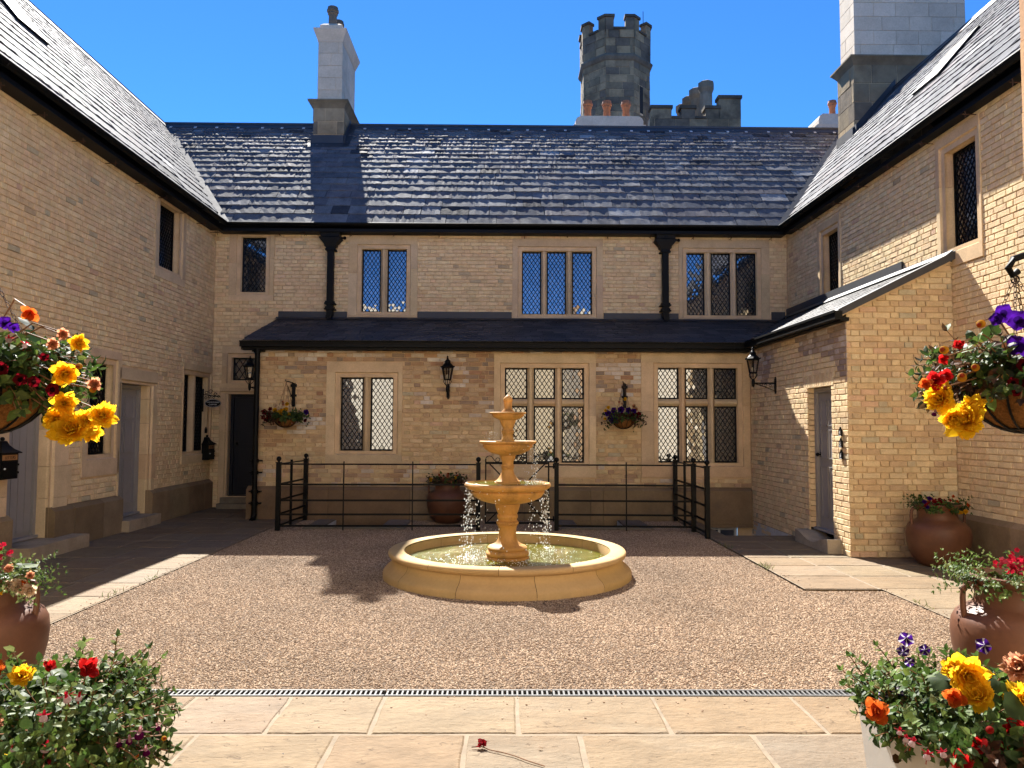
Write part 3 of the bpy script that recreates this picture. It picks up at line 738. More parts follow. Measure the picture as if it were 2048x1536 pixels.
# ------------------------------------------------------------------ back range
back = thing('back_range', 'two-storey cream brick range across the far side with slate roof and tall chimney', 'building', (0, 15.2, 0))
fb = Frame((0, BY, 0), (1, 0, 0), (0, -1, 0))
W1 = ((-5.25, -4.75, 4.246, 5.36), (.22, .17, .18, .14)); W2 = ((-2.852, -1.951, 3.864, 5.133), (.25, .22, .11, .25))
W3 = ((.35, 1.758, 3.834, 5.114), (.19, .21, .11, .24)); W4 = ((3.645, 5.065, 3.833, 5.106), (.16, .24, .11, .25))
TR = ((-5.38, -4.50, 2.49, 2.94), (.18, .15, .15, .22)); BD = ((-5.43, -4.48, .22, 2.22), (.16, .12, 0, .12))
holes = [hole(*w) for w in (W1, W2, W3, W4, TR)]+[(BD[0][0]-.155, BD[0][1]+.115, 0, BD[0][3]+.115)]
oh = [w[0] for w in (W1, W2, W3, W4, TR, BD)]
bw = sheet(fb, -5.85, 5.8, 0, 5.52, oh, n=-.016).build('wall', 'mortar', back)
masonry(back, bw, fb, LX, RX, 2.35, 5.50, pal_cream, holes, top=None)
masonry(back, bw, fb, LX, -4.3, .0, 2.35, pal_cream, holes)
window(back, fb, *W1, label='small dark single-light leaded window in the far left corner')
window(back, fb, *W2, cols=[(-2.474, -2.344)]); window(back, fb, *W3, cols=[(.741, .85), (1.239, 1.36)]); window(back, fb, *W4, cols=[(4.027, 4.158), (4.547, 4.668)])
window(back, fb, *TR, label='leaded fanlight above the dark door', dw=.13, dh=.2)
door_dressing(back, fb, *BD, .22, .0); panel_door(back, fb, BD[0][0], BD[0][1], .22, 2.22, -.2, 'navy', glazed=True)
MB().box((-5.5, BY-.3, 0), (-4.4, BY+.1, .10), (.2, .17, .13)).box((-5.5, BY-.12, .10), (-4.4, BY+.2, .2), (.2, .17, .13)).build('doorstep', 'plinth', back)
# roof
rv = V3((0, 3.30, RZ-EZ)); RLEN = rv.length; rv.normalize(); rn = V3((0, -rv.z, rv.y))
frb = Frame((0, 14.70, EZ), (1, 0, 0), rn, rv)
vl = lambda s: -5.50-2.71*s/RLEN; vr = lambda s: 5.48+2.82*s/RLEN
mb = MB(); mb.quad(frb(vl(0), 0), frb(vr(0), 0), frb(vr(RLEN), RLEN), frb(vl(RLEN), RLEN))
mb.quad((-12, 18.0, RZ-.01), (12, 18.0, RZ-.01), (12, 22, EZ), (-12, 22, EZ)); mb.quad((-12, 22, EZ), (12, 22, EZ), (12, 22, 0), (-12, 22, 0))
broof = mb.build('roof', 'felt', back)
slate_roof(back, broof, frb, RLEN-.12, lambda s: (vl(s), vr(s)), .36, .135, .58, .30, .0180, .0215, pal_slate)
mb = MB(); a, b = RLEN-.22, RLEN
mb.quad(frb(vl(b)+.1, a, .03), frb(vr(b)-.1, a, .03), frb(vr(b), b+.03, .03), frb(vl(b), b+.03, .03)); mb.quad(frb(vl(b)+.1, a, .03), frb(vl(b)+.1, a, 0), frb(vr(b)-.1, a, 0), frb(vr(b)-.1, a, .03))
mb.tube([frb(vl(b), b, .025), frb(vr(b), b, .025)], .035, 8)
rf = mb.build('ridge_flashing', 'lead', back)
mb = MB(); x = -8.0
while x < 8.2: mb.frame_box(frb, x, x+.06, a-.03, a+.03, .028, .036); x += random.uniform(.4, .62)
mb.build('lead_clips', 'ashlar', rf, kind='stuff')
for sgn, f_, nm in ((-1, vl, 'l'), (1, vr, 'r')):             # leaded valleys
    mb = MB(); pts = [(s, f_(s)) for s in (0, RLEN*.33, RLEN*.66, RLEN)]
    for (s0, u0), (s1, u1) in zip(pts, pts[1:]): mb.quad(frb(u0-sgn*.13, s0, .022), frb(u0+sgn*.02, s0, .03), frb(u1+sgn*.02, s1, .03), frb(u1-sgn*.13, s1, .022))
    mb.build('valley_flashing', 'lead', back)
MB().box((-5.6, 14.72, 5.40), (5.55, 14.99, 5.46)).build('soffit', 'black', back)
gb = gutter(back, (-5.46, 14.66, 5.545), (5.44, 14.66, 5.545))
brackets(gb, [(x, 14.985, 5.37+random.uniform(-.02, .02)) for x in (-4.45, -3.95, -3.05, -2.2, -1.3, -.45, .4, 1.25, 2.05, 2.9, 3.75, 4.5, 5.3)], (0, -1, 0))
hopper_pipe(back, -3.43, BY, 5.47, 3.76); hopper_pipe(back, 3.187, BY, 5.47, 3.76)

def chimney(bld, x0, x1, y0, y1, zb, zm, zt, inset, pots, low_pal, low_mat, course_low=.36, cap=True):
    e = part_empty('chimney', bld)
    core = MB().box((x0+.012, y0+.012, zb), (x1-.012, y1-.012, zm)).box((x0+inset+.012, y0+inset+.012, zm), (x1-inset-.012, y1-inset-.012, zt)).build('stack_core', 'mortar', e)
    for (O, U, N, w) in (((x0, y0, 0), (1, 0, 0), (0, -1, 0), x1-x0), ((x1, y0, 0), (0, 1, 0), (1, 0, 0), y1-y0), ((x0, y0, 0), (0, 1, 0), (-1, 0, 0), y1-y0)):
        fr = Frame(O, U, N); masonry(bld, e, fr, 0, w, zb, zm-.16, low_pal, course=course_low, ls=.55, flemish=False, gap=.008, m=low_mat, name='stone', key='stone_low', cham=.006, jt=.006)
        O2 = (O[0]+(inset if x0 == O[0] else -inset), y0+inset, 0); fr = Frame(O2, U, N); masonry(bld, e, fr, 0, w-2*inset, zm+.0, zt, pal_ashlar, course=.3, ls=.6, flemish=False, gap=.006, m='ashlar', name='stone', key='stone_up', cham=.003, jt=.001)
    def frustum(mb, h0, z0, h1, z1, col):
        q = lambda h, z: [(x0-h, y0-h, z), (x1+h, y0-h, z), (x1+h, y1+h, z), (x0-h, y1+h, z)]
        mb.add(q(h0, z0)+q(h1, z1), [(0, 1, 5, 4), (1, 2, 6, 5), (2, 3, 7, 6), (3, 0, 4, 7), (4, 5, 6, 7), (3, 2, 1, 0)], col)
    mb = MB(); c = (.19, .15, .095); frustum(mb, 0, zm-.17, .03, zm-.12, c); frustum(mb, .03, zm-.12, .10, zm-.03, c); frustum(mb, .11, zm-.03, .11, zm+.005, c); mb.build('cornice', low_mat, e)
    if cap:
        i = -inset; c = (.54, .45, .335); mb = MB(); frustum(mb, i+.01, zt-.02, i+.015, zt+.02, c); frustum(mb, i+.02, zt+.02, i+.10, zt+.24, c); frustum(mb, i+.10, zt+.24, i+.10, zt+.27, c)
        frustum(mb, i-.02, zt+.27, i-.025, zt+.40, c); frustum(mb, i-.025, zt+.40, i-.10, zt+.47, c); mb.build('cap', 'ashlar', e)
        for (px, py) in pots: lathe_pot(e, (px, py, zt+.46), .125, .52, 'tower')
    return e
chimney(back, -4.45, -3.74, 17.28, 18.9, 7.7, 9.13, 10.6, .07, [(-4.13, 17.68), (-4.13, 18.3)], pal_tower, 'tower')
mb = MB(); sy = lambda y: EZ+(y-14.70)*(RZ-EZ)/3.30
mb.quad((-4.50, 17.262, sy(17.26)+.03), (-3.69, 17.262, sy(17.26)+.03), (-3.69, 17.262, sy(17.26)+.22), (-4.50, 17.262, sy(17.26)+.22)); mb.quad((-4.56, 17.12, sy(17.12)+.035), (-3.60, 17.12, sy(17.12)+.035), (-3.60, 17.27, sy(17.27)+.035), (-4.56, 17.27, sy(17.27)+.035))
mb.add([(-3.722, 17.2, sy(17.2)), (-3.722, 18.0, RZ), (-3.722, 18.0, RZ+.16), (-3.722, 17.2, sy(17.2)+.22)], [(0, 1, 2, 3)]); mb.quad((-3.73, 17.15, sy(17.15)+.035), (-3.58, 17.15, sy(17.15)+.035), (-3.58, 18.0, RZ+.035), (-3.73, 18.0, RZ+.035))
mb.build('chimney_flashing', 'lead', back)

# ------------------------------------------------------------------ lean-to
lean = thing('lean_to', 'single-storey brick lean-to with mullioned leaded windows behind the railings', 'building', (0, 13.3, 0))
fl = Frame((0, LY, 0), (1, 0, 0), (0, -1, 0)); LL = -4.32
WA = ((-2.848, -1.921, 1.170, 2.448), (.23, .16, .215, .26)); WB = ((.018, 1.404, .975, 2.627), (.19, .20, .25, .25)); WC = ((2.691, 4.089, .984, 2.641), (.30, .20, .25, .25))
holes = [hole(*w) for w in (WA, WB, WC)]+[(.9, 1.1, 2.8, 3.2)]
lw = MB(); sheet(fl, LL, PX+.02, -1.4, 2.98, [w[0] for w in (WA, WB, WC)]+[(3.45, 4.05, -1.0, -.12)], n=-.016, mb=lw)
fls = Frame((LL, LY, 0), (0, 1, 0), (-1, 0, 0)); lw.frame_box(fls, 0.02, 1.8, 0, 2.98, -.05, -.016)
lw = lw.build('wall', 'mortar', lean)
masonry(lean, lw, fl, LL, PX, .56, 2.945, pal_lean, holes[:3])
masonry(lean, lw, fls, 0, 1.8, .56, 2.94, pal_cream)
window(lean, fl, *WA, cols=[(-2.452, -2.331)], individual=True); window(lean, fl, *WB, cols=[(.411, .524), (.899, 1.012)], rows=[(1.960, 2.082)], individual=True); window(lean, fl, *WC, cols=[(3.074, 3.188), (3.582, 3.696)], rows=[(1.971, 2.093)], individual=True)
plinth(lean, fl, [LL-.08, -3.0, -1.6, -.75, .35, 1.5, 1.72, 2.9, PX-.01], -.12, .56, .09); plinth(lean, fls, [-.0, 1.8], -.1, .56, .08)
MB().frame_box(fl, 3.45, 4.05, -1.0, -.12, -.08, -.06).build('basement_window', 'glass', lean)
bf = MB()
for a, b, c, d in ((3.45, 3.5, -1, -.12), (4.0, 4.05, -1, -.12), (3.5, 4.0, -.17, -.12), (3.72, 3.76, -1, -.17)): bf.frame_box(fl, a, b, c, d, -.06, -.03)
bf.build('basement_frame', 'ashlar', lean)
# roof of the lean-to and of the porch, meeting in a valley
lv = V3((0, 2.02, .64)); LLEN = lv.length; lv.normalize(); ln = V3((0, -lv.z, lv.y)); frl = Frame((0, 12.82, 3.04), (1, 0, 0), ln, lv)
pv = V3((1.45, 0, .72)); PLEN = pv.length; pv.normalize(); pn = V3((-pv.z, 0, pv.x)); frp = Frame((4.19, 0, 3.06), (0, 1, 0), pn, pv)
lval = lambda s: 4.19+((3.04+lv.z*s)-3.06)/(.72/1.45)
pval = lambda s: 12.82+((3.06+pv.z*s)-3.04)/(.64/2.02)
mb = MB(); mb.quad(frl(-4.44, 0), frl(4.3, 0), frl(5.66, LLEN), frl(-4.44, LLEN)); lroof = mb.build('roof', 'felt', lean)
slate_roof(lean, lroof, frl, LLEN, lambda s: (-4.46, lval(s)), .19, .19, .30, .30, .007, .007, pal_slate_dark, m='slate2')
gl_ = MB(); gl_.box((-4.50, 12.90, 2.945), (4.21, 13.0, 3.035)); gl_.box((-4.50, 12.885, 3.02), (4.21, 12.90, 3.045)); gl_.box((-4.50, 12.98, 2.90), (4.24, 13.16, 2.95)); x = -3.4
while x < 4: gl_.box((x, 12.893, 2.94), (x+.07, 12.9, 3.03)); gl_.box((x+.3, 12.888, 2.93), (x+.32, 13.0, 2.945)); x += 1.05
gl_.build('gutter', 'black', lean)
ff = MB()
for a, b, z in ((-4.47, -3.12, 3.86), (-1.72, .15, 3.87), (1.98, 3.47, 3.86), (5.33, 5.6, 3.9)): ff.frame_box(fb, a, b, 3.66, z, -.01, .03)
for a, b in ((-3.12, -1.72), (.15, 1.98), (3.47, 5.33)): ff.frame_box(fb, a, b, 3.66, 3.745, -.01, .024)
ff.quad(frl(-4.47, LLEN-.1, .03), frl(5.5, LLEN-.1, .03), frl(5.6, LLEN+.03, .045), frl(-4.47, LLEN+.03, .045)); ff.build('lead_flashing', 'lead', lean)
e = part_empty('drainpipe', lean); dx, dy = LL+.09, 13.03
MB().tube([(dx, dy, .07), (dx, dy, 2.93)], .045, 12).build('pipe', 'black', e)
for z in (.28, .48, .80, 1.0, 2.88): MB().lathe([(.046, -.03), (.062, -.03), (.062, .03), (.046, .03)], (dx, dy, z), 12).box((dx-.10, dy, z-.012), (dx+.10, dy+.09, z+.012)).build('collar', 'black', e)
MB().tube([(dx, dy, .1), (dx, dy-.03, .03), (dx, dy-.10, .0)], .05, 10).build('shoe', 'black', e)

# ------------------------------------------------------------------ porch on the right
porch = thing('porch', 'brick porch with a grey door and sloping lead-edged roof on the right', 'building', (4.9, 11, 0))
fp = Frame((PX, 0, 0), (0, 1, 0), (-1, 0, 0)); fe = Frame((0, PY, 0), (1, 0, 0), (0, -1, 0))
PD = ((9.93, 10.70, .21, 2.16), (.0, .0, 0, .0))
pw = MB(); sheet(fp, PY+.016, LY, -1.4, 3.02, [(PD[0][0], PD[0][1], 0, PD[0][3])], n=-.016, mb=pw)
ptop = lambda u: 3.05+(u-4.19)*.72/1.45-.06
pw.add([fe(PX+.016, 0, -.016), fe(RX, 0, -.016), fe(RX, ptop(RX), -.016), fe(PX+.016, ptop(PX), -.016)], [(0, 1, 2, 3)])
pw = pw.build('wall', 'mortar', porch)
masonry(porch, pw, fp, PY, LY-.01, -.3, 3.0, pal_porch, [(PD[0][0]-.0, PD[0][1]+.0, 0, PD[0][3]+.18)])
masonry(porch, pw, fe, PX, RX, 0, 3.8, pal_end, top=ptop)
# splayed jamb bricks and flat arch over the door
ar = part_empty('door_arch', porch); u = 9.86
while u < 10.78:
    c = (u-10.31)*.25; mb = MB(); P = [(u+.004, 2.16), (u+.068, 2.16), (u+.068+c*.5, 2.335), (u+.004+c*.5, 2.335)]
    mb.prism([fp(a, b, -.15) for a, b in P], fp.N*.153, random.choice(BR)); mb.build('brick', 'brick', ar); u += .074
for uu, sg in ((PD[0][1], 1), (PD[0][0], -1)):
    for j in range(26):
        z = .21+j*.075; MB().frame_box(fp, min(uu, uu+sg*.001), max(uu, uu+sg*.10), z+.004, z+.071, -.16, -.018, random.choice(BR)).build('brick', 'brick', ar)
panel_door(porch, fp, 9.935, 10.695, .21, 2.15, -.12, 'door', knob='hi')
gp = MB().frame_box(fp, 10.02, 10.16, 1.55, 1.95, -.133, -.114); gp.build('door_light', 'glass', porch)
mb = MB(); n = 10; P = []
for i in range(n+1): k = i/n; P.append((9.70+1.08*k, .13+.05*math.cos(k*2*math.pi)))
poly = [fp(9.70, -.02, .18)]+[fp(a, b, .18) for a, b in P]+[fp(10.78, -.02, .18)]
mb.prism(poly, -fp.N*.34, (.30, .25, .19)); mb.build('doorstep', 'plinth', porch)
mb = MB(); mb.quad(frp(9.36, 0), frp(13.2, 0), frp(15.0, PLEN), frp(9.36, PLEN)); proof = mb.build('roof', 'felt', porch)
slate_roof(porch, proof, frp, PLEN, lambda s: (9.36, min(14.99, pval(s))), .19, .19, .30, .30, .007, .007, pal_slate_dark, m='slate2')
gp = MB(); gp.box((4.11, 9.33, 2.955), (4.205, 12.95, 3.055)); gp.box((4.095, 9.33, 3.035), (4.11, 12.9, 3.065)); gp.box((4.2, 9.4, 2.94), (4.32, 13.1, 2.985)); gp.build('gutter', 'black', porch)
mb = MB(); fq = Frame((RX, 0, 0), (0, 1, 0), (-1, 0, 0))
mb.quad(frp(9.345, -.02, .03), frp(9.345, PLEN+.06, .035), frp(9.52, PLEN+.06, .035), frp(9.52, -.02, .03)); mb.quad(frp(9.345, -.02, .03), frp(9.345, -.02, -.055), frp(9.345, PLEN+.06, -.055), frp(9.345, PLEN+.06, .035))
mb.frame_box(fq, 9.42, 10.6, 3.70, 3.845, -.01, .03); mb.frame_box(fq, 10.6, 15, 3.70, 3.96, -.01, .03)
mb.quad(frp(9.345, PLEN-.12, .035), frp(15, PLEN-.12, .035), frp(15, PLEN+.02, .06), frp(9.345, PLEN+.02, .06)); mb.build('lead_flashing', 'lead', porch)
pm = MB(); pm.add([fe(4.2, 2.98, .02), fe(RX, ptop(RX)-.02, .02), fe(RX, ptop(RX)+.05, .02), fe(4.2, 3.05, .02)], [(0, 1, 2, 3)]); pm.build('verge_pointing', 'mortar', porch)

# ------------------------------------------------------------------ left range
left = thing('left_range', 'long shaded cream brick range on the left with grey doors and slate roof', 'building', (-6.2, 9, 0))
fL = Frame((LX, 0, 0), (0, 1, 0), (1, 0, 0))
WL1 = ((12.60, 13.38, 4.26, 5.36), (.2, .2, .2, .10)); WL2 = ((10.63, 11.25, 1.18, 2.48), (.19, .18, .30, .20)); WL3 = ((13.74, 14.86, 1.12, 2.53), (.10, .13, .22, .20))
D1 = ((8.94, 9.76, .2, 2.45), (.42, .44, 0, .22)); D2 = ((11.50, 12.44, .2, 2.24), (.10, .20, 0, .22))
holes = [hole(*w) for w in (WL1, WL2, WL3)]+[(d[0][0]-d[1][0]*.9, d[0][1]+d[1][1]*.9, 0, d[0][3]+d[1][3]-.005) for d in (D1, D2)]
lw2 = sheet(fL, 2.4, BY+.2, 0, 5.52, [w[0] for w in (WL1, WL2, WL3)]+[(d[0][0], d[0][1], 0, d[0][3]) for d in (D1, D2)], n=-.016).build('wall', 'mortar', left)
masonry(left, lw2, fL, 3.3, BY-.005, .55, 5.50, pal_cream, holes)
window(left, fL, *WL1, gn=-.15); window(left, fL, *WL2, gn=-.15); window(left, fL, *WL3, cols=[(14.17, 14.38)], gn=-.15)
for d in (D1, D2):
    door_dressing(left, fL, d[0], d[1], .24, .17); 
panel_door(left, fL, D1[0][0], D1[0][1], .2, 2.44, -.2, 'door', planks=True); panel_door(left, fL, D2[0][0], D2[0][1], .2, 2.23, -.2, 'door', knob='lo')
pc = plinth(left, fL, [3.3, 4.4, 5.5, 6.6, 7.8, D1[0][0]], 0, .55, .07); 
for cuts in ([D1[0][1], 10.22, 10.95, D2[0][0]], [D2[0][1], 13.1, 13.9, 14.6, BY-.01]): plinth(left, fL, cuts, 0, .55, .07)
for d, k in ((D1, .3), (D2, .18)):
    MB().frame_box(fL, d[0][0]-.03, d[0][1]+.4 if d is D1 else d[0][1]+.08, 0, .17, -.25, k, (.33, .26, .18)).build('doorstep', 'plinth', left)
xv = V3((-2.71, 0, RZ-EZ)); XLEN = xv.length; xv.normalize(); xn = V3((xv.z, 0, -xv.x)); frL = Frame((-5.50, 0, EZ), (0, 1, 0), xn, xv)
yv = lambda s: 14.70+3.30*s/XLEN
mb = MB(); mb.quad(frL(3.3, 0), frL(14.7, 0), frL(18.0, XLEN), frL(3.3, XLEN)); mb.quad((-8.21, 3.3, RZ), (-8.21, 20, RZ), (-11.2, 20, EZ), (-11.2, 3.3, EZ)); mb.quad((-11.2, 3.3, EZ), (-11.2, 20, EZ), (-11.2, 20, 0), (-11.2, 3.3, 0))
lr = mb.build('roof', 'felt', left)
slate_roof(left, lr, frL, XLEN-.1, lambda s: (3.3, yv(s)), .34, .13, .62, .32, .019, .014, pal_slate)
mb = MB(); mb.quad(frL(3.3, XLEN-.16, .03), frL(18.3, XLEN-.16, .03), frL(18.3, XLEN+.02, .04), frL(3.3, XLEN+.02, .04)); mb.tube([frL(3.3, XLEN, .02), frL(18.3, XLEN, .02)], .035, 8); mb.build('ridge_flashing', 'lead', left)
MB().box((-5.74, 3.3, 5.40), (-5.52, 14.7, 5.46)).build('soffit', 'black', left)
gg = gutter(left, (-5.44, 3.3, 5.545), (-5.44, 14.66, 5.545))
brackets(gg, [(-5.735, y, 5.36) for y in (8.3, 9.1, 9.95, 10.8, 11.7, 12.45, 13.35, 14.05, 14.7)], (1, 0, 0))
def rooflight(bld, fr, u0, u1, s0, s1):
    e = part_empty('rooflight', bld); mb = MB()
    mb.frame_box(fr, u0, u1, s0, s0+.06, .0, .06); mb.frame_box(fr, u0, u1, s1-.06, s1, .0, .06); mb.frame_box(fr, u0, u0+.06, s0+.06, s1-.06, 0, .06); mb.frame_box(fr, u1-.06, u1, s0+.06, s1-.06, 0, .06); mb.build('rooflight_frame', 'black', e)
    MB().frame_box(fr, u0+.06, u1-.06, s0+.06, s1-.06, .045, .052).build('rooflight_glass', 'glass', e)
rooflight(left, frL, 10.6, 11.35, 2.35, 3.35)

# ------------------------------------------------------------------ right range
right = thing('right_range', 'sunlit cream brick range on the right with big stone chimney and slate roof', 'building', (6.2, 9, 0))
fR = Frame((RX, 0, 0), (0, 1, 0), (-1, 0, 0))
WR1 = ((8.93, 9.57, 3.88, 5.14), (.12, .16, .24, .22)); WR2 = ((12.72, 13.32, 3.97, 5.02), (.15, .17, .1, .2))
holes = [hole(*w) for w in (WR1, WR2)]
rw = sheet(fR, 2.4, BY+.2, 0, 5.52, [w[0] for w in (WR1, WR2)], n=-.016).build('wall', 'mortar', right)
masonry(right, rw, fR, 7.2, BY-.005, .55, 5.50, pal_cream, holes+[(PY+.3, 15, 0, 3.2)])
masonry(right, rw, fR, 3.3, 7.2, .55, 5.50, pal_cream)
window(right, fR, *WR1, gn=-.15); window(right, fR, *WR2, gn=-.15)
plinth(right, fR, [3.3, 4.4, 5.5, 6.6, 7.5, 8.4, PY-.01], 0, .56, .07)
zv = V3((2.82, 0, RZ-EZ)); ZLEN = zv.length; zv.normalize(); zn = V3((-zv.z, 0, zv.x)); frR = Frame((5.48, 0, EZ), (0, 1, 0), zn, zv)
mb = MB(); mb.quad(frR(3.3, 0), frR(14.7, 0), frR(18.0, ZLEN), frR(3.3, ZLEN)); mb.quad((8.30, 3.3, RZ), (8.30, 20, RZ), (11.4, 20, EZ), (11.4, 3.3, EZ)); mb.quad((11.4, 3.3, EZ), (11.4, 20, EZ), (11.4, 20, 0), (11.4, 3.3, 0))
rr = mb.build('roof', 'felt', right)
slate_roof(right, rr, frR, ZLEN-.1, lambda s: (3.3, 14.70+3.30*s/ZLEN), .34, .13, .62, .32, .019, .014, pal_slate)
mb = MB(); mb.quad(frR(3.3, ZLEN-.16, .03), frR(18.3, ZLEN-.16, .03), frR(18.3, ZLEN+.02, .04), frR(3.3, ZLEN+.02, .04)); mb.tube([frR(3.3, ZLEN, .02), frR(18.3, ZLEN, .02)], .035, 8); mb.build('ridge_flashing', 'lead', right)
MB().box((5.5, 3.3, 5.40), (5.65, 14.7, 5.46)).build('soffit', 'black', right)
gg = gutter(right, (5.42, 3.3, 5.545), (5.42, 14.66, 5.545))
brackets(gg, [(5.645, y, 5.36) for y in (8.0, 8.85, 9.8, 10.7, 11.6, 12.5, 13.4, 14.2)], (-1, 0, 0))
rooflight(right, frR, 11.6, 12.35, 2.1, 3.15)
chimney(right, 7.42, 9.95, 15.7, 16.5, 6.9, 9.5, 12.6, .06, [], pal_tower, 'tower', course_low=.38, cap=False)
mb = MB(); zs = lambda x: EZ+(x-5.48)*(RZ-EZ)/2.82
mb.add([(7.36, 15.682, zs(7.36)), (8.30, 15.682, RZ), (8.30, 15.682, RZ+.2), (7.36, 15.682, zs(7.36)+.2)], [(0, 1, 2, 3)])
mb.quad((7.402, 15.6, zs(7.4)), (7.402, 16.55, zs(7.4)), (7.402, 16.55, zs(7.4)+.22), (7.402, 15.6, zs(7.4)+.22)); mb.quad((7.36, 15.52, zs(7.36)+.035), (8.30, 15.52, RZ+.035), (8.30, 15.7, RZ+.035), (7.36, 15.7, zs(7.36)+.035)); mb.build('chimney_flashing', 'lead', right)

# ------------------------------------------------------------------ entrance blocks round the camera's recess
ent = thing('entrance_block', 'rough sandstone edge of the entrance block at the right border', 'building', (4, 0, 0))
mb = MB(); mb.box((2.33, -3.6, 0), (5.9, 3.28, 5.8)); mb.build('wall', 'blockwall', ent)
e = part_empty('quoins', ent); z = 0.
while z < 5.8:
    h = random.uniform(.28, .36); c = random.uniform(-.012, .012); MB().box((2.315+c, 3.28-random.choice((.35, .55)), z+.004), (2.7, 3.30+c, min(5.8, z+h)-.004), jit((.50, .31, .17), .12)).build('stone', 'stone', e); z += h
ent2 = thing('entrance_block', 'brick entrance block to the left of the camera', 'building', (-4, 0, 0)); MB().box((-5.95, -3.6, 0), (-2.35, 3.28, 5.8)).build('wall', 'blockwall', ent2)
ent3 = thing('entrance_block', 'sunlit brick wall behind the camera', 'building', (0, -3.8, 0)); MB().box((-2.35, -4.2, 0), (2.33, -3.6, 6.2)).build('wall', 'creamwall', ent3)

# ------------------------------------------------------------------ tower and castle wall behind
tower = thing('castle_tower', 'octagonal stone tower with battlements rising behind the far roof', 'tower', (6.15, 40, 0))
TC = V3((6.15, 41.6, 0)); TR_ = 1.84
def oct_pts(r, z, off=math.pi/8): return [(TC.x+r*math.cos(off+math.pi/4*i), TC.y+r*math.sin(off+math.pi/4*i), z) for i in range(8)]
def oct_ring(mb, prof, col=None):
    vs = [p for r, z in prof for p in oct_pts(r/math.cos(math.pi/8), z)]; mb.add(vs, [(8*j+i, 8*j+(i+1) % 8, 8*j+8+(i+1) % 8, 8*j+8+i) for j in range(len(prof)-1) for i in range(8)], col)
mb = MB(); oct_ring(mb, [(TR_-.02, 4), (TR_-.02, 22.9)]); tcore = mb.build('shaft_core', 'mortar', tower)
ap = TR_; half = ap*math.tan(math.pi/8)
for k in (3, 4, 5, 6, 7):                                     # faces that look towards the courtyard
    a = math.pi/4*k+math.pi/4 if False else math.pi/4*(k); N_ = V3((math.cos(a), math.sin(a), 0)); U_ = V3((-math.sin(a), math.cos(a), 0)); fr = Frame(TC+N_*ap, U_, N_)
    hs = [(-.22, .10, 18.6, 20.1)] if k == 7 else []
    masonry(tower, tcore, fr, -half, half, 14, 21.35, pal_tower, hs, course=.40, ls=.75, flemish=False, gap=.012, m='tower', name='stone', dep=.04, cham=.008, jt=.008)
    masonry(tower, tcore, fr, -half, half, 21.65, 23.0, lambda p: random.choice(TW[2:]), course=.42, ls=.75, flemish=False, gap=.012, m='tower', name='stone', dep=.04, cham=.008, jt=.01, out=.05)
    if hs: MB().frame_box(fr, -.21, .09, 18.6, 20.1, -.015, -.008).build('window', 'roomdark', tower)
mb = MB(); oct_ring(mb, [(TR_, 21.3), (TR_+.07, 21.36), (TR_+.14, 21.5), (TR_+.14, 21.58), (TR_+.05, 21.68), (TR_, 21.7)], (.16, .14, .105)); mb.build('string_course', 'tower', tower)
for k in range(8):                                            # battlements: merlons wrap the corners
    c0 = V3(oct_pts(1, 0)[k])-V3((TC.x, TC.y, 0)); a = math.pi/8+math.pi/4*k
    for sgn in (-1, 1):
        af = a+sgn*math.pi/8; N_ = V3((math.cos(af), math.sin(af), 0)); U_ = V3((-math.sin(af), math.cos(af), 0)); fr = Frame(TC+N_*(ap+.05), U_, N_)
        u0, u1 = ((half*.42, half) if sgn < 0 else (-half, -half*.42))
        MB().frame_box(fr, u0, u1, 23.0, 23.68, -.35, 0, random.choice(TW[2:])).build('merlon', 'tower', tower)
        MB().frame_box(fr, u0-.05, u1+.05, 23.68, 23.82, -.4, .07, (.10, .083, .06)).build('merlon_coping', 'tower', tower)
    af = math.pi/4*k; N_ = V3((math.cos(af), math.sin(af), 0)); U_ = V3((-math.sin(af), math.cos(af), 0)); fr = Frame(TC+N_*(ap+.05), U_, N_)
    MB().frame_box(fr, -half*.42, half*.42, 23.0, 23.12, -.38, .06, (.10, .083, .06)).build('crenel_sill', 'tower', tower)
MB().tube([(7.75, 41.5, 23.0), (7.75, 41.5, 25.0)], .018, 5).build('lightning_rod', 'black', tower)

cw = thing('castle_wall', 'crenellated stone wall with higher end block right of the octagonal tower', 'wall', (10, 39, 0))
fc = Frame((0, 38, 0), (1, 0, 0), (0, -1, 0)); cwc = MB().box((7.4, 38.02, 8), (12.1, 38.5, 17.4)).build('wall_core', 'mortar', cw)
masonry(cw, cwc, fc, 7.4, 12.1, 14, 17.40, pal_tower, course=.42, ls=.9, flemish=False, gap=.012, m='tower', name='stone', dep=.03, cham=.008, jt=.01)
for a, b, z in ((7.5, 8.53, 18.0), (9.04, 9.74, 18.0), (10.28, 11.0, 18.0), (10.98, 12.1, 18.55)):
    MB().box((a, 38, 17.4), (b, 38.5, z-.08), random.choice(TW)).build('merlon', 'tower', cw); MB().box((a-.06, 37.93, z-.08), (b+.06, 38.57, z+.08), (.10, .083, .06)).build('merlon_coping', 'tower', cw)
for a, b in ((8.53, 9.04), (9.74, 10.28)): MB().box((a, 37.94, 17.4), (b, 38.56, 17.52), (.10, .083, .06)).build('crenel_sill', 'tower', cw)
st = thing('chimney_stack', 'row of octagonal stone chimney shafts behind the crenellated wall', 'chimney', (10.6, 40, 0))
for i, (x, y) in enumerate(((10.75, 39.6), (10.55, 40.8), (10.5, 42.2), (10.45, 43.6))):
    mb = MB(); mb.lathe([(.33, 14), (.33, 18.9), (.37, 19.0), (.42, 19.12), (.42, 19.45), (.34, 19.5), (.2, 19.5)], (x, y, .55+i*.15), 8, (.19, .165, .12), smooth=False); mb.build('shaft', 'tower', st)
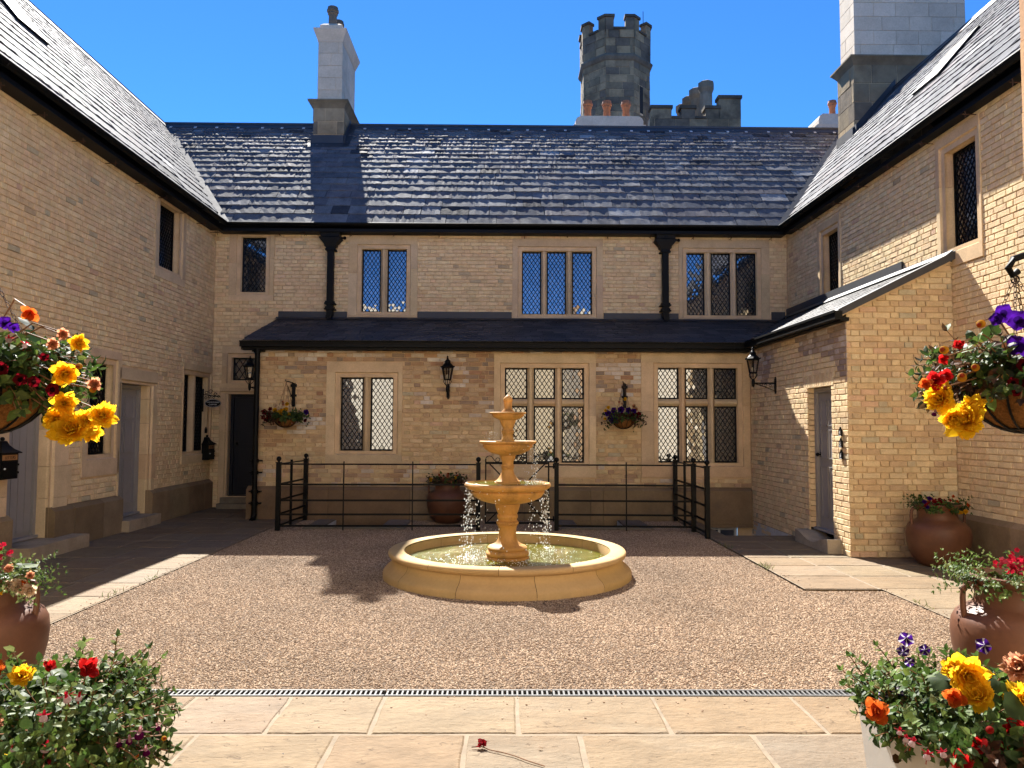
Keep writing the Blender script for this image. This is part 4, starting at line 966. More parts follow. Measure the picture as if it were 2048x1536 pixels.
def capped_stack(name, label, x0, x1, y, z0, z1, pots, m='ashlar'):
    t = thing(name, label, 'chimney', ((x0+x1)/2, y, z0))
    mb = MB(); c = (.55, .46, .35); mb.box((x0+.12, y, z0-3), (x1-.12, y+.9, z0-.02), c); n = 8
    mb.add([(x0+.1, y-.03, z0-.25), (x1-.1, y-.03, z0-.25), (x1-.1, y+.95, z0-.25), (x0+.1, y+.95, z0-.25), (x0, y-.1, z0), (x1, y-.1, z0), (x1, y+1, z0), (x0, y+1, z0)], [(0, 1, 5, 4), (1, 2, 6, 5), (2, 3, 7, 6), (3, 0, 4, 7), (4, 5, 6, 7)], c); mb.build('cornice', m, t)
    h = z1-z0; mb = MB(); P = [(x0+.06, z0+.002), (x0+.06, z0+h*.5), (x0+.10, z0+h*.8), (x0+.2, z0+h), (x1-.2, z0+h), (x1-.10, z0+h*.8), (x1-.06, z0+h*.5), (x1-.06, z0+.002)]
    mb.prism([(a, y-.02, b) for a, b in P], (0, .95, 0), c); mb.build('cap', m, t)
    for px in pots: lathe_pot(t, (px, y+.30, z1-.05), .13, .60)
capped_stack('chimney_stack', 'low pale chimney stack with three orange clay pots in front of the tower', 1.93, 3.97, 21, 10.1, 10.38, (2.37, 2.92, 3.47))
capped_stack('chimney_stack', 'pale chimney top with a clay pot half hidden by the big right chimney', 10.1, 12.0, 24, 11.4, 11.78, (10.75, 11.4))

# ------------------------------------------------------------------ fountain
FX, FY = .047, 8.4606
fo = thing('fountain', 'three-tiered golden stone fountain in a round basin on the gravel', 'fountain', (FX, FY, 0))
def pz(c): return 2.063-c*.0016685
def prof(pts): return [(max(.001, r*.0016685), pz(c)) for r, c in pts]
def turn(name, pts, n=48, m='fount', par=None): return MB().lathe(prof(pts)[::-1], (FX, FY, 0), n).build(name, m, par or fo)
turn('finial', [(1, 63), (10, 69), (20, 78), (30, 91), (32, 99), (30, 110), (26, 117), (28, 121), (27, 128), (26, 150), (31, 165), (43, 176), (46, 188)])
turn('upper_bowl', [(40, 186), (112, 185), (119, 181), (124, 186), (118, 193), (104, 197), (108, 203), (92, 219), (62, 231), (52, 237)])
turn('upper_pedestal', [(54, 234), (50, 250), (42, 270), (35, 284), (34, 292), (39, 297), (40, 301), (36, 303), (36, 318), (40, 320), (39, 325), (34, 329), (33, 338), (36, 354), (44, 366), (44, 384)])
turn('middle_bowl', [(44, 381), (174, 380), (184, 372), (190, 376), (189, 383), (181, 390), (163, 395), (168, 404), (152, 428), (112, 452), (58, 466), (50, 472)])
turn('middle_pedestal', [(52, 468), (50, 482), (44, 497), (38, 508), (37, 525), (42, 532), (42, 537), (38, 539), (38, 552), (42, 554), (40, 560), (38, 566), (43, 585), (56, 612), (72, 631), (82, 639), (82, 645), (86, 650), (86, 668)])
turn('lower_bowl', [(84, 666), (258, 664), (270, 648), (280, 650), (287, 661), (285, 673), (274, 684), (256, 693), (240, 698), (246, 706), (244, 714), (222, 742), (180, 765), (130, 779), (84, 787)])
turn('main_pedestal', [(84, 784), (82, 800), (76, 820), (67, 845), (62, 854), (67, 860), (70, 868), (68, 878), (62, 885), (61, 894), (69, 900), (64, 903), (64, 922), (70, 925), (66, 931), (61, 936), (58, 960), (57, 990), (62, 1016), (76, 1040), (100, 1054), (122, 1062), (131, 1072), (130, 1082), (124, 1088), (136, 1096), (143, 1108), (141, 1120), (132, 1128), (145, 1134), (146, 1215)], 56)
for r, c, n, nm in ((68, 912, 30, 'bead_band'), (39, 545, 26, 'bead_band'), (38, 310, 24, 'bead_band')):
    mb = MB()
    for i in range(n): a = 2*math.pi*i/n; mb.ball((FX+r*.0016685*math.cos(a), FY+r*.0016685*math.sin(a), pz(c)), .0105 if r > 60 else .0072, None, 8, 1.7)
    mb.build(nm, 'fount', fo)
e = part_empty('basin', fo); NS = 11
BC = [(.40, .268, .118), (.42, .287, .132), (.385, .25, .104)]
for i in range(NS):
    a0 = 2*math.pi*(i+.13)/NS; a1 = 2*math.pi*(i+1.13)/NS; g_ = .0016
    pr = [(1.12, .02), (1.12, .25), (1.128, .264), (1.145, .268), (1.262, .268), (1.284, .262), (1.296, .247), (1.297, .23), (1.288, .212), (1.268, .198), (1.25, .192), (1.2, .19)]
    MB().lathe(pr[::-1], (FX, FY, 0), 12, jit(random.choice(BC), .05), a0+g_, a1-g_).build('coping_stone', 'basin', e)
    b0, b1 = a0+.27, a1+.27
    pr = [(1.245, .195), (1.247, .17), (1.256, .145), (1.28, .115), (1.32, .085), (1.342, .062), (1.352, .04), (1.354, -.04)]
    MB().lathe(pr[::-1], (FX, FY, 0), 12, jit(random.choice(BC), .05), b0+g_, b1-g_).build('basin_stone', 'basin', e)
MB().lathe([(1.123, .26), (1.123, -.05), (.1, -.05)], (FX, FY, 0), 48).build('basin_lining', 'basinin', e)
MB().lathe([(1.245, -.02), (1.235, .19)], (FX, FY, 0), 48).build('basin_core', 'darkpit', e)
def disc(name, r, z, m, r0=.01):
    mb = MB(); mb.lathe([(r, z), (r*.66, z), (r*.33, z), (r0, z)], (FX, FY, 0), 40); mb.build(name, m, kind='structure')
disc('basin_water', 1.119, .155, 'water'); disc('lower_bowl_water', .448, pz(655), 'water', .1); disc('middle_bowl_water', .305, pz(377), 'water', .06)
# falling drops and splashes; white beads on the basin also imitate sun glints
mb = MB(); ico = [(0, 0, 1), (.89, 0, .45), (.28, .85, .45), (-.72, .53, .45), (-.72, -.53, .45), (.28, -.85, .45), (.72, .53, -.45), (-.28, .85, -.45), (-.89, 0, -.45), (-.28, -.85, -.45), (.72, -.53, -.45), (0, 0, -1)]
icf = [(0, 1, 2), (0, 2, 3), (0, 3, 4), (0, 4, 5), (0, 5, 1), (1, 6, 2), (2, 7, 3), (3, 8, 4), (4, 9, 5), (5, 10, 1), (2, 6, 7), (3, 7, 8), (4, 8, 9), (5, 9, 10), (1, 10, 6), (11, 7, 6), (11, 8, 7), (11, 9, 8), (11, 10, 9), (11, 6, 10)]
def drop(p, r, st=1.5): mb.add([(p[0]+x*r, p[1]+y*r, p[2]+z*r*st) for x, y, z in ico], icf, None, True)
lines = [(random.choice((math.pi, math.pi, 0, 0, -math.pi/2, math.pi/2))+random.gauss(0, .55), random.uniform(.43, .475)) for _ in range(46)]
for _ in range(620):
    a, r = random.choice(lines); z = random.uniform(.17, .94); k = (.94-z); sp = .012+.035*k
    drop((FX+r*math.cos(a)+random.gauss(0, sp), FY+r*math.sin(a)+random.gauss(0, sp), z), random.choice((.003, .0035, .0045, .006, .0075)))
for _ in range(160):
    a = random.gauss(-.2, .5); z = random.uniform(.97, 1.40); drop((FX+(.30+random.gauss(0, .02)+.06*(1.4-z))*math.cos(a), FY+.31*math.sin(a)+random.gauss(0, .02), z), random.choice((.002, .003, .0045)))
for _ in range(40): drop((FX-.2+random.gauss(0, .05), FY+random.gauss(0, .08), random.uniform(1.43, 1.55)), random.choice((.002, .003)))
for _ in range(700):
    a = random.uniform(0, 6.28); r = abs(random.gauss(.46, .24)); drop((FX+r*math.cos(a), FY+r*math.sin(a), .157+abs(random.gauss(0, .012))), random.uniform(.003, .0065), .7)
for _ in range(70):
    a = random.gauss(.2, .6); r = random.uniform(.2, .42); drop((FX+r*math.cos(a), FY+r*math.sin(a), pz(655)+.003+abs(random.gauss(0, .012))), random.uniform(.002, .005), .8)
mb.build('water_drops_and_glints', 'drop', label='water drops falling from the fountain bowls, with white beads as glints on the basin', kind='stuff')

# ------------------------------------------------------------------ railings and gate
def ball_post(par, x, y, w=.033, top=1.03):
    p = bpy.data.objects.new('post', MB().box((x-w, y-w, 0), (x+w, y+w, top)).mesh('post')); COL.objects.link(p); p.data.materials.append(M['black']); attach(p, par)
    mb = MB(); mb.box((x-w-.008, y-w-.008, top), (x+w+.008, y+w+.008, top+.012)); mb.lathe([(.018, 0), (.018, .02)], (x, y, top+.012), 10); mb.ball((x, y, top+.06), .039, None, 16); mb.build('ball_finial', 'black', p)
RAILZ = (1.01, .70, .458, .244, .07)
def rails(par, a, b):
    a, b = V3((*a, 0)), V3((*b, 0)); t = (b-a).normalized(); s = t.cross(V3((0, 0, 1)))
    for i, z in enumerate(RAILZ):
        mb = MB()
        if i == 0: mb.tube([a+V3((0, 0, z)), b+V3((0, 0, z))], .0115, 8)
        else: mb.prism([a+s*.005+V3((0, 0, z-.015)), a-s*.005+V3((0, 0, z-.015)), a-s*.005+V3((0, 0, z+.015)), a+s*.005+V3((0, 0, z+.015))], b-a)
        mb.build('rail', 'black', par)
def upright(par, x, y, w=.014): MB().box((x-w, y-.008, 0), (x+w, y+.008, 1.055)).build('upright', 'black', par)
ra = thing('railing', 'black estate railing to the left of the gate, returning to the wall', 'railing', (-2, 11.8, 0))
for x, y in ((-3.45, 11.75), (-3.37, 13.05), (-.388, 11.81)): ball_post(ra, x, y)
rails(ra, (-3.45, 11.75), (-.388, 11.81)); rails(ra, (-3.45, 11.75), (-3.37, 13.05)); upright(ra, -2.456, 11.77, .009); upright(ra, -1.40, 11.79, .009); upright(ra, -3.42, 12.35, .02)
rb = thing('railing', 'black estate railing to the right of the gate with a forward return', 'railing', (2, 11.8, 0))
for x, y in ((.823, 11.83), (2.93, 11.74), (2.95, 11.03), (2.95, 13.08)): ball_post(rb, x, y)
rails(rb, (.823, 11.83), (2.93, 11.74)); rails(rb, (2.95, 11.03), (2.95, 13.08)); upright(rb, 1.90, 11.79, .009); upright(rb, 2.95, 12.4, .02)
gt = thing('gate', 'black iron cross-braced gate with a small scroll, behind the fountain', 'gate', (.2, 11.82, 0))
g0, g1, gy = -.275, .70, 11.82
mb = MB(); mb.tube([(g0, gy, .1), (g0, gy, 1.10)], .011, 8); mb.build('stile', 'black', gt); mb = MB(); mb.tube([(g1, gy, .1), (g1, gy, 1.05)], .013, 8); mb.build('stile', 'black', gt)
for z, h in ((1.035, .018), (.70, .012), (.458, .012), (.27, .012), (.115, .016)): MB().box((g0, gy-.006, z-h), (g1, gy+.006, z+h)).build('rail', 'black', gt)
for a, b in (((g0+.06, 1.02), (g1-.03, .13)), ((g0+.03, .13), (g1-.06, 1.02))):
    MB().prism([(a[0]-.014, gy+.012, a[1]), (a[0]+.014, gy+.012, a[1]), (a[0]+.014, gy+.02, a[1]), (a[0]-.014, gy+.02, a[1])], (b[0]-a[0], 0, b[1]-a[1])).build('brace', 'black', gt)
pts = [(g0, gy, 1.10)]+[(g0+.055-.055*math.cos(a), gy, 1.10+.045*math.sin(a)) for a in (.5, 1., 1.6, 2.2)]+[(g0+.125, gy, 1.09), (g0+.155, gy, 1.055)]+[(g0+.185+.032*math.cos(a), gy, 1.085+.032*math.sin(a)) for a in (4.2, 5., 5.8, 6.6, 7.4, 8.2, 9., 9.8)]
MB().tube(pts, .006, 6).build('scroll', 'black', gt)
for z in (.98, .17):
    mb = MB(); mb.tube([(g1-.06, gy, z), (g1+.09, gy, z)], .012, 6); mb.tube([(g1+.075, gy, z-.03), (g1+.075, gy, z+.05)], .012, 6); mb.build('hinge', 'black', gt)

# ------------------------------------------------------------------ lanterns
def lantern(label, loc, rotz, arm):
    t = thing('wall_lantern', label, 'lantern', loc, rotz, 'black wall lanterns', local=True)
    def hexr(r, z): return [(arm+r*math.cos(math.pi/3*i+.3), r*math.sin(math.pi/3*i+.3), z) for i in range(6)]
    def loft(mb, rs):
        vs = [p for r, z in rs for p in hexr(r, z)]; mb.add(vs, [(6*j+i, 6*j+(i+1) % 6, 6*j+6+(i+1) % 6, 6*j+6+i) for j in range(len(rs)-1) for i in range(6)])
    mb = MB()
    lo, hi = hexr(.058, .165), hexr(.098, .375)
    for a, b in zip(lo, hi): mb.tube([a, b], .010, 6)
    for ring, r in ((lo, .011), (hi, .013)): mb.tube(ring, r, 6, closed=True)
    mb.build('cage', 'black', t)
    mb = MB()
    for i in range(6): j = (i+1) % 6; mb.quad(lo[i], lo[j], hi[j], hi[i])
    mb.build('lantern_panes', 'clear', t)
    mb = MB(); loft(mb, [(.115, .372), (.115, .388), (.06, .445), (.052, .45), (.052, .475), (.045, .492), (.02, .515), (.012, .52)]); loft(mb, [(.115, .372), (.03, .372)])
    for p in hexr(.118, .388): mb.ball(p, .014, None, 6)
    mb.lathe([(.012, .515), (.02, .53), (.012, .545), (.018, .556), (.002, .58)], (arm, 0, 0), 8); mb.build('lantern_roof', 'black', t)
    mb = MB()
    for i in range(4):
        a = math.pi/2*i+.6; c, s = math.cos(a), math.sin(a); mb.tube([(arm+r*c, r*s, z) for r, z in ((.055, .165), (.075, .14), (.072, .115), (.045, .08), (.02, .06))], .006, 6)
    mb.tube([(arm, 0, .06), (arm, 0, .165)], .006, 6); mb.lathe([(.001, -.07), (.02, -.045), (.028, -.01), (.028, .03), (.022, .045), (.026, .065), (.001, .07)], (arm, 0, 0), 10); mb.build('cradle', 'black', t)
    MB().lathe([(.001, .255), (.02, .245), (.026, .22), (.018, .195), (.014, .165)], (arm, 0, 0), 12).build('bulb', 'bulb', t)
    mb = MB(); mb.box((0, -.025, -.14), (.02, .025, .075)); mb.box((0, -.015, -.165), (.015, .015, .1)); mb.tube([(.01, 0, 0), (arm-.02, 0, 0)], .012, 6)
    mb.tube([(.02, 0, -.12), (arm*.3, 0, -.085), (arm*.7, 0, -.03), (arm-.03, 0, -.008)], .007, 6)
    for k in (.25, .45, .65): mb.tube([(arm*k+.022*math.cos(a), 0, -.03*(1.1-k)-.012+.020*math.sin(a)) for a in [i*.8 for i in range(8)]], .005, 5)
    mb.build('bracket', 'black', t); return t
l1 = lantern('black lantern on the brick wall between the two-light and six-light windows', (-.967, LY-.0, 2.235), -math.pi/2, .2)
lantern('black lantern on a scrolled arm from the right porch wall', (PX, 11.94, 2.30), math.pi, .36)
lantern('black lantern partly hidden behind the corner drainpipe, by the dark door', (LL, 13.95, 2.30), math.pi, .34)

# ------------------------------------------------------------------ sign, post boxes, number plates
def text(s, par, m, loc, rot, size, name='lettering'):
    c = bpy.data.curves.new(name, 'FONT'); c.body = s; c.size = size; c.align_x = 'CENTER'; c.align_y = 'CENTER'; c.extrude = .0015; c.materials.append(M[m])
    tmp = bpy.data.objects.new(name, c); COL.objects.link(tmp); bpy.context.view_layer.update(); me = bpy.data.meshes.new_from_object(tmp.evaluated_get(bpy.context.evaluated_depsgraph_get())); me.name = name; bpy.data.objects.remove(tmp)
    o = obj(name, me, m, par); o.location = loc; o.rotation_euler = rot; return o
sg = thing('hanging_sign', 'black oval iron hanging sign with scrollwork by the dark door', 'sign', (LX, 14.55, 2.1))
sx, sy_, sz_ = LX+.20, 14.55, 2.02
mb = MB(); mb.lathe([(.155, -.006), (.155, .006), (.001, .006)], (0, 0, 0), 28); mb.lathe([(.001, -.006), (.155, -.006)], (0, 0, 0), 28)
o = mb.build('oval_board', 'black', sg); place(o, Matrix.Translation((sx, sy_, sz_)) @ Matrix.Rotation(R(90), 4, 'X') @ Matrix.Diagonal((1, .5, 1, 1)))
mb = MB(); mb.tube([(sx+.148*math.cos(a), sy_-.008, sz_+.072*math.sin(a)) for a in [i*2*math.pi/28 for i in range(28)]], .003, 5, closed=True); mb.build('rim', 'signface', sg)
text('THE RUTLAND', sg, 'signface', (sx, sy_-.009, sz_+.018), (R(90), 0, 0), .036); text('QUARTER', sg, 'signface', (sx, sy_-.009, sz_-.025), (R(90), 0, 0), .034)
mb = MB(); mb.box((LX, sy_-.012, 1.86), (LX+.018, sy_+.012, 2.30)); mb.tube([(LX, sy_, 2.19), (sx+.14, sy_, 2.14)], .008, 6)
for cx, cz, r, n in ((LX+.07, 2.22, .035, 9), (LX+.15, 2.24, .045, 9), (LX+.24, 2.19, .035, 9), (LX+.30, 2.15, .025, 9), (LX+.06, 2.12, .03, 9), (LX+.13, 2.14, .028, 9), (LX+.21, 2.13, .025, 9)):
    mb.tube([(cx+r*(1-.06*i)*math.cos(i*.75), sy_, cz+r*(1-.06*i)*math.sin(i*.75)) for i in range(n)], .007, 5)
mb.build('scrollwork', 'black', sg)
def postbox(label, loc, txt):
    t = thing('post_box', label, 'post box', loc, 0, 'black wall post boxes', local=True); w, d, h = .15, .13, .29    # faces +X
    MB().box((0, -w, -h), (d, w, 0)).build('box', 'black', t)
    mb = MB(); prev = None; rs = [(w+.025, d+.03, 0), (w+.025, d+.03, .012), (w*.75, d*.85, .05), (w*.45, d*.6, .095), (w*.3, d*.5, .14), (w*.15, d*.35, .145)]
    vs = [p for a, b, z in rs for p in ((0, -a, z), (b, -a, z), (b, a, z), (0, a, z))]; mb.add(vs, [(4*j+i, 4*j+(i+1) % 4, 4*j+4+(i+1) % 4, 4*j+4+i) for j in range(5) for i in range(4)]); mb.ball((d*.3, 0, .165), .024, None, 10); mb.build('hood', 'black', t)
    MB().box((d, -w+.02, -.075), (d+.004, w-.02, -.015)).build('flap', 'gold', t)
    text(txt, t, 'rust', (d+.006, 0, -.047), (R(90), 0, R(90)), .05)
    MB().box((d, -w+.02, -h+.03), (d+.006, w-.02, -.09)).build('door_panel', 'black', t)
    mb = MB(); mb.ball((d+.012, -w+.05, -.17), .012, None, 8); mb.build('lock', 'ashlar', t)
    mb = MB()
    for z in (-.13, -.22): mb.tube([(d, w, z-.012), (d, w, z+.012)], .014, 6)
    mb.build('hinge', 'black', t); return t
postbox('black pagoda-roofed post box beside the nearest grey door on the left', (LX+.013, 8.72, 1.27), 'LETTERS')
postbox('black post box in the far corner beside the dark door', (LX+.0, 14.72, 1.23), 'LETTERS')
def plate(label, fr, u, v, ch):
    t = thing('number_plate', label, 'number plate', tuple(fr(u, v)), 0, 'black house number plates')
    mb = MB(); P = [(-.042, -.05), (.042, -.05), (.042, .025), (.028, .04), (.015, .042), (.0, .07), (-.015, .042), (-.028, .04), (-.042, .025)]
    mb.prism([fr(u+a, v+b, .004) for a, b in P], fr.N*.018); mb.build('plate', 'black', t)
    if ch:
        m4 = Matrix.Translation(fr(u, v-.005, .024)) @ Matrix((fr.V.cross(fr.N), fr.V, fr.N)).transposed().to_4x4()
        c = text(ch, t, 'signface', (0, 0, 0), (0, 0, 0), .07); place(c, m4)
        MB().frame_box(fr, u-.03, u+.03, v-.046, v-.038, .022, .026).build('plate_line', 'signface', t)
plate('topmost of the three black number plates by the porch door', fp, 9.64, 1.545, '4'); plate('middle of the three black number plates by the porch door', fp, 9.635, 1.40, '5'); plate('lowest of the three black number plates by the porch door', fp, 9.63, 1.255, '6')
plate('black number plate on the stone jamb above the nearest post box', fL, 8.80, 1.60, '3'); plate('small black plate above the post box in the far corner', fL, 14.72, 1.50, '')

# ------------------------------------------------------------------ plants
def leaf(mb, p, d, nrm, L, w, col, fold=.25, curl=.25):
    d = d.normalized(); s = d.cross(nrm)
    if s.length < 1e-3: return
    s.normalize(); n = s.cross(d).normalized()
    q = lambda a, b, c: p+d*(a*L)+s*(b*w)+n*(c*L)
    vs = [q(0, 0, 0), q(.38, 0, -.02), q(.74, 0, -curl*.35), q(1, 0, -curl), q(.32, -.5, fold*.3), q(.7, -.38, fold*.2-curl*.3), q(.32, .5, fold*.3), q(.7, .38, fold*.2-curl*.3)]
    mb.add(vs, [(0, 1, 4), (0, 6, 1), (4, 1, 2, 5), (1, 6, 7, 2), (5, 2, 3), (2, 7, 3)], jit(col, .25, .08))
GREENS = [(.036, .070, .013), (.052, .094, .018), (.026, .052, .011), (.08, .12, .025), (.040, .068, .022)]
LIGHTG = [(.080, .125, .026), (.11, .155, .040), (.055, .098, .020), (.15, .18, .065)]
BRONZE = [(.040, .017, .009), (.058, .029, .011), (.03, .035, .012), (.08, .034, .014), (.024, .029, .012)]
def rdir(): 
    v = V3((random.gauss(0, 1), random.gauss(0, 1), random.gauss(0, 1))); return v.normalized()
def sprig(mb, sm, p, d, L, n, lf, cols, droop=.3, w=.55):
    p = V3(p); d = V3(d).normalized(); st = L/n; pts = [p.copy()]; ph = random.uniform(0, 6.28); c0 = random.choice(cols)
    for i in range(n):
        d = (d+V3((0, 0, -droop*st*4))+rdir()*.12).normalized(); p = p+d*st; pts.append(p.copy())
        a = d.cross(V3((.3, .2, 1))).normalized(); b = d.cross(a)
        for k in range(2):
            an = ph+i*1.57+k*math.pi; o = (a*math.cos(an)+b*math.sin(an)); ll = lf*random.choice((.55, .8, 1., 1.1, 1.35))*random.uniform(.85, 1.15)*(1-.35*i/n)
            leaf(mb, p, o*.8+d*.55, d+V3((0, 0, .5)), ll, ll*w, c0 if random.random() < .7 else random.choice(cols))
    if sm is not None: sm.tube(pts, .0022, 4)
    leaf(mb, p, d, d.cross(V3((1, 0, .2))), lf*.7, lf*.4, random.choice(cols))
def petal(mb, az, tilt, L, w, col, cup=.25, ruf=.12, col2=None):
    # petal rooted at the origin, opening round +Z; tilt = angle from the axis
    ca, sa = math.cos(az), math.sin(az); rows, cols = 5, 6; vs = []; ph = random.uniform(0, 6.28); fr_ = random.uniform(2.2, 3.6); tw = random.uniform(-.12, .12)
    for i in range(rows+1):
        t = i/rows; ww = w*math.sin(math.pi*min(.90, .10+t*.78))**.7; ang = tilt-cup*(t-.5)
        for k in range(cols+1):
            j = -1+2*k/cols; tt = t*(1-.10*j*j*t+.04*math.sin(fr_*j*2+ph)*t); r = L*tt*math.sin(ang); z = L*tt*math.cos(ang); lat = j*ww*.5
            z += L*t*t*(ruf*math.sin(fr_*j*3+ph)-cup*.25*j*j)+tw*lat; r += L*t*t*ruf*.6*math.cos(fr_*j*3+ph)
            vs.append((r*ca-lat*sa, r*sa+lat*ca, z))
    n = cols+1; fs = [(n*i+k, n*i+k+1, n*i+n+k+1, n*i+n+k) for i in range(rows) for k in range(cols)]
    o = len(mb.f); mb.add(vs, fs, col, True)
    for q in range(len(fs)):
        i = q//cols; s = i/(rows-1)
        if col2: mb.c[o+q] = tuple(a*(1-s)+b*s for a, b in zip(col2, col))
        if i == rows-1: mb.c[o+q] = tuple(min(.9, x*1.08+.01) for x in col)
def begonia_mesh(name, c, c2, double=True):
    mb = MB(); mb.sharp = 80; rings = ((7, 1.5, .50, .36), (7, 1.2, .46, .32), (6, .9, .40, .28), (5, .6, .33, .22), (4, .3, .24, .16)) if double else ((4, 1.35, .5, .42), (4, .95, .42, .34), (2, .4, .3, .2))
    for n, tilt, L, w in rings:
        o = random.uniform(0, 6)
        for i in range(n): petal(mb, o+2*math.pi*i/n+random.uniform(-.12, .12), tilt*random.uniform(.88, 1.1), L*random.uniform(.88, 1.1), w, jit(c, .10, .04), random.uniform(.1, .6), random.uniform(.05, .11), jit(c2, .12, .04))
    return mb.mesh(name)
def petunia_mesh(name, c, c2, star=None):
    mb = MB(); n = 20; rs = (.04, .2, .38, .5); zs = (-.25, -.02, .04, .0); vs = []
    for r, z in zip(rs, zs):
        for i in range(n):
            a = 2*math.pi*i/n; k = 1+(.10*math.cos(5*a) if r > .3 else 0); vs.append((r*k*math.cos(a), r*k*math.sin(a), z+(.05*math.sin(5*a+1) if r > .3 else 0)+random.uniform(-.012, .012)))
    o = 0
    for j in range(3):
        for i in range(n):
            cc = c2 if j == 0 else c
            if star and (i % 4 in (0,)): cc = star
            mb.add([], [], None); mb.f.append((j*n+i, j*n+(i+1) % n, j*n+n+(i+1) % n, j*n+n+i)); mb.c.append(jit(cc, .08)); mb.sm.append(True)
    mb.f.append(tuple(range(n))); mb.c.append(tuple(x*.4 for x in c2)); mb.sm.append(True)
    mb.v = vs; return mb.mesh(name)
def fuchsia_mesh(name, sep, bell):
    mb = MB()
    mb.lathe([(.05, 0), (.09, -.1), (.10, -.28), (.13, -.34)], (0, 0, 0), 8, sep)
    for i in range(4):
        a = math.pi/2*i; d = V3((math.cos(a), math.sin(a), -.15+random.uniform(-.15, .25))); leaf(mb, V3((.1*d.x, .1*d.y, -.3)), d, V3((0, 0, 1)), .5, .2, sep, .2, -.25)
    mb.lathe([(.13, -.33), (.24, -.5), (.26, -.66), (.20, -.74), (.1, -.68)], (0, 0, 0), 10, bell)
    for i in range(3): a = 2.1*i; mb.tube([(0, 0, -.6), (.05*math.cos(a), .05*math.sin(a), -1.1)], .012, 4, sep)
    mb.tube([(0, 0, .0), (.02, 0, .35)], .015, 4, (.2, .12, .03)); return mb.mesh(name)
def bud_mesh(name, c, c2):
    mb = MB(); mb.ball((0, 0, 0), .42, c, 10, 1.25); mb.ball((0, 0, .38), .26, c2, 8, 1.); return mb.mesh(name)
YEL = (.70, .44, .012); YEL2 = (.66, .31, .008)
FM = dict(yellow=[begonia_mesh('begonia_flower', YEL, YEL2) for _ in range(4)], orange=[begonia_mesh('begonia_flower', (0.446, 0.099, 0.012), (0.434, 0.043, 0.009), False) for _ in range(2)],
          peach=[begonia_mesh('begonia_flower', (0.465, 0.223, 0.124), (0.446, 0.136, 0.062)) for _ in range(2)], red=[begonia_mesh('begonia_flower', (0.341, 0.007, 0.007), (0.310, 0.006, 0.006), False) for _ in range(2)],
          cream=[begonia_mesh('begonia_flower', (0.484, 0.372, 0.260), (0.465, 0.260, 0.124)) for _ in range(2)],
          purple=[petunia_mesh('petunia_flower', (0.034, 0.004, 0.136), (0.012, 0.000, 0.050)) for _ in range(2)], crimson=[petunia_mesh('petunia_flower', (.10, .002, .006), (.012, 0, .002)) for _ in range(2)],
          star=[petunia_mesh('petunia_flower', (0.031, 0.006, 0.105), (0.019, 0.000, 0.062), (0.372, 0.341, 0.384))], fuchsia=[fuchsia_mesh('fuchsia_flower', (0.341, 0.012, 0.031), (0.465, 0.384, 0.372)) for _ in range(2)],
          fuchsiap=[fuchsia_mesh('fuchsia_flower', (0.384, 0.217, 0.223), (0.099, 0.003, 0.062)) for _ in range(2)], bud=[bud_mesh('flower_bud', (0.465, 0.260, 0.031), (0.372, 0.074, 0.025))], redbud=[bud_mesh('flower_bud', (0.341, 0.037, 0.031), (0.310, 0.012, 0.012))])
def flower(par, kind, p, size, axis=None, spread=.5):
    size *= .9 if kind != 'star' else .72
    me = random.choice(FM[kind]); nm = me.name.split('.')[0]
    o = obj(nm, me, 'petal', par); p = V3(p)
    if kind.startswith('fuchsia'): size *= .8
    if kind.startswith('fuchsia'): q = Euler((random.uniform(-.35, .35), random.uniform(-.35, .35), random.uniform(0, 6))).to_quaternion()
    else:
        ax = (V3(axis if axis else (CAM_POS-p).normalized())+rdir()*spread).normalized(); q = ax.to_track_quat('Z', 'Y') @ Quaternion((0, 0, 1), random.uniform(0, 6.28))
    place(o, Matrix.LocRotScale(p, q, V3((size, size, size))))
    return o
def big_leaf_mesh(name, c):
    mb = MB(); n = 12; vs = [(0, 0, .0)]; 
    for i in range(n):
        a = 2*math.pi*i/n; r = .5*(1+.18*math.cos(a)+.10*math.cos(3*a+.4)+(.09 if i % 2 else -.03)); vs.append((r*math.cos(a)*1.15+.12, r*math.sin(a)*.85, -.10*r*r*4+.05*math.cos(4*a)))
    mb.add(vs, [(0, 1+i, 1+(i+1) % n) for i in range(n)], c, True); return mb.mesh(name)
BL = [big_leaf_mesh('begonia_leaf', c) for c in ((.028, .052, .011), (.02, .040, .010), (.055, .088, .016), (.088, .105, .016), (.034, .027, .011), (.017, .032, .014))]
def bigleaf(par, p, size, up=(0, 0, 1), idx=None):
    o = obj('begonia_leaf', BL[idx] if idx is not None else random.choice(BL), 'leaf', par); ax = (V3(up)+rdir()*.55).normalized()
    q = ax.to_track_quat('Z', 'Y') @ Quaternion((0, 0, 1), random.uniform(0, 6.28)); place(o, Matrix.LocRotScale(V3(p), q, V3((size, size, size))))
def cluster(mb, c, rad, n, s, col):                       # many tiny five-petalled flowers
    for _ in range(n):
        p = V3(c)+V3((random.gauss(0, rad[0]), random.gauss(0, rad[1]), random.gauss(0, rad[2]))); ax = ((CAM_POS-p).normalized()*.6+V3((0, 0, .5))+rdir()*.6).normalized(); a = ax.cross(V3((.2, .9, .3))).normalized(); b = ax.cross(a)
        cc = jit(col, .3, .05)
        for k in range(5): an = k*1.257; d = a*math.cos(an)+b*math.sin(an); leaf(mb, p, d, ax, s*.6, s*.55, cc, .1, .1)

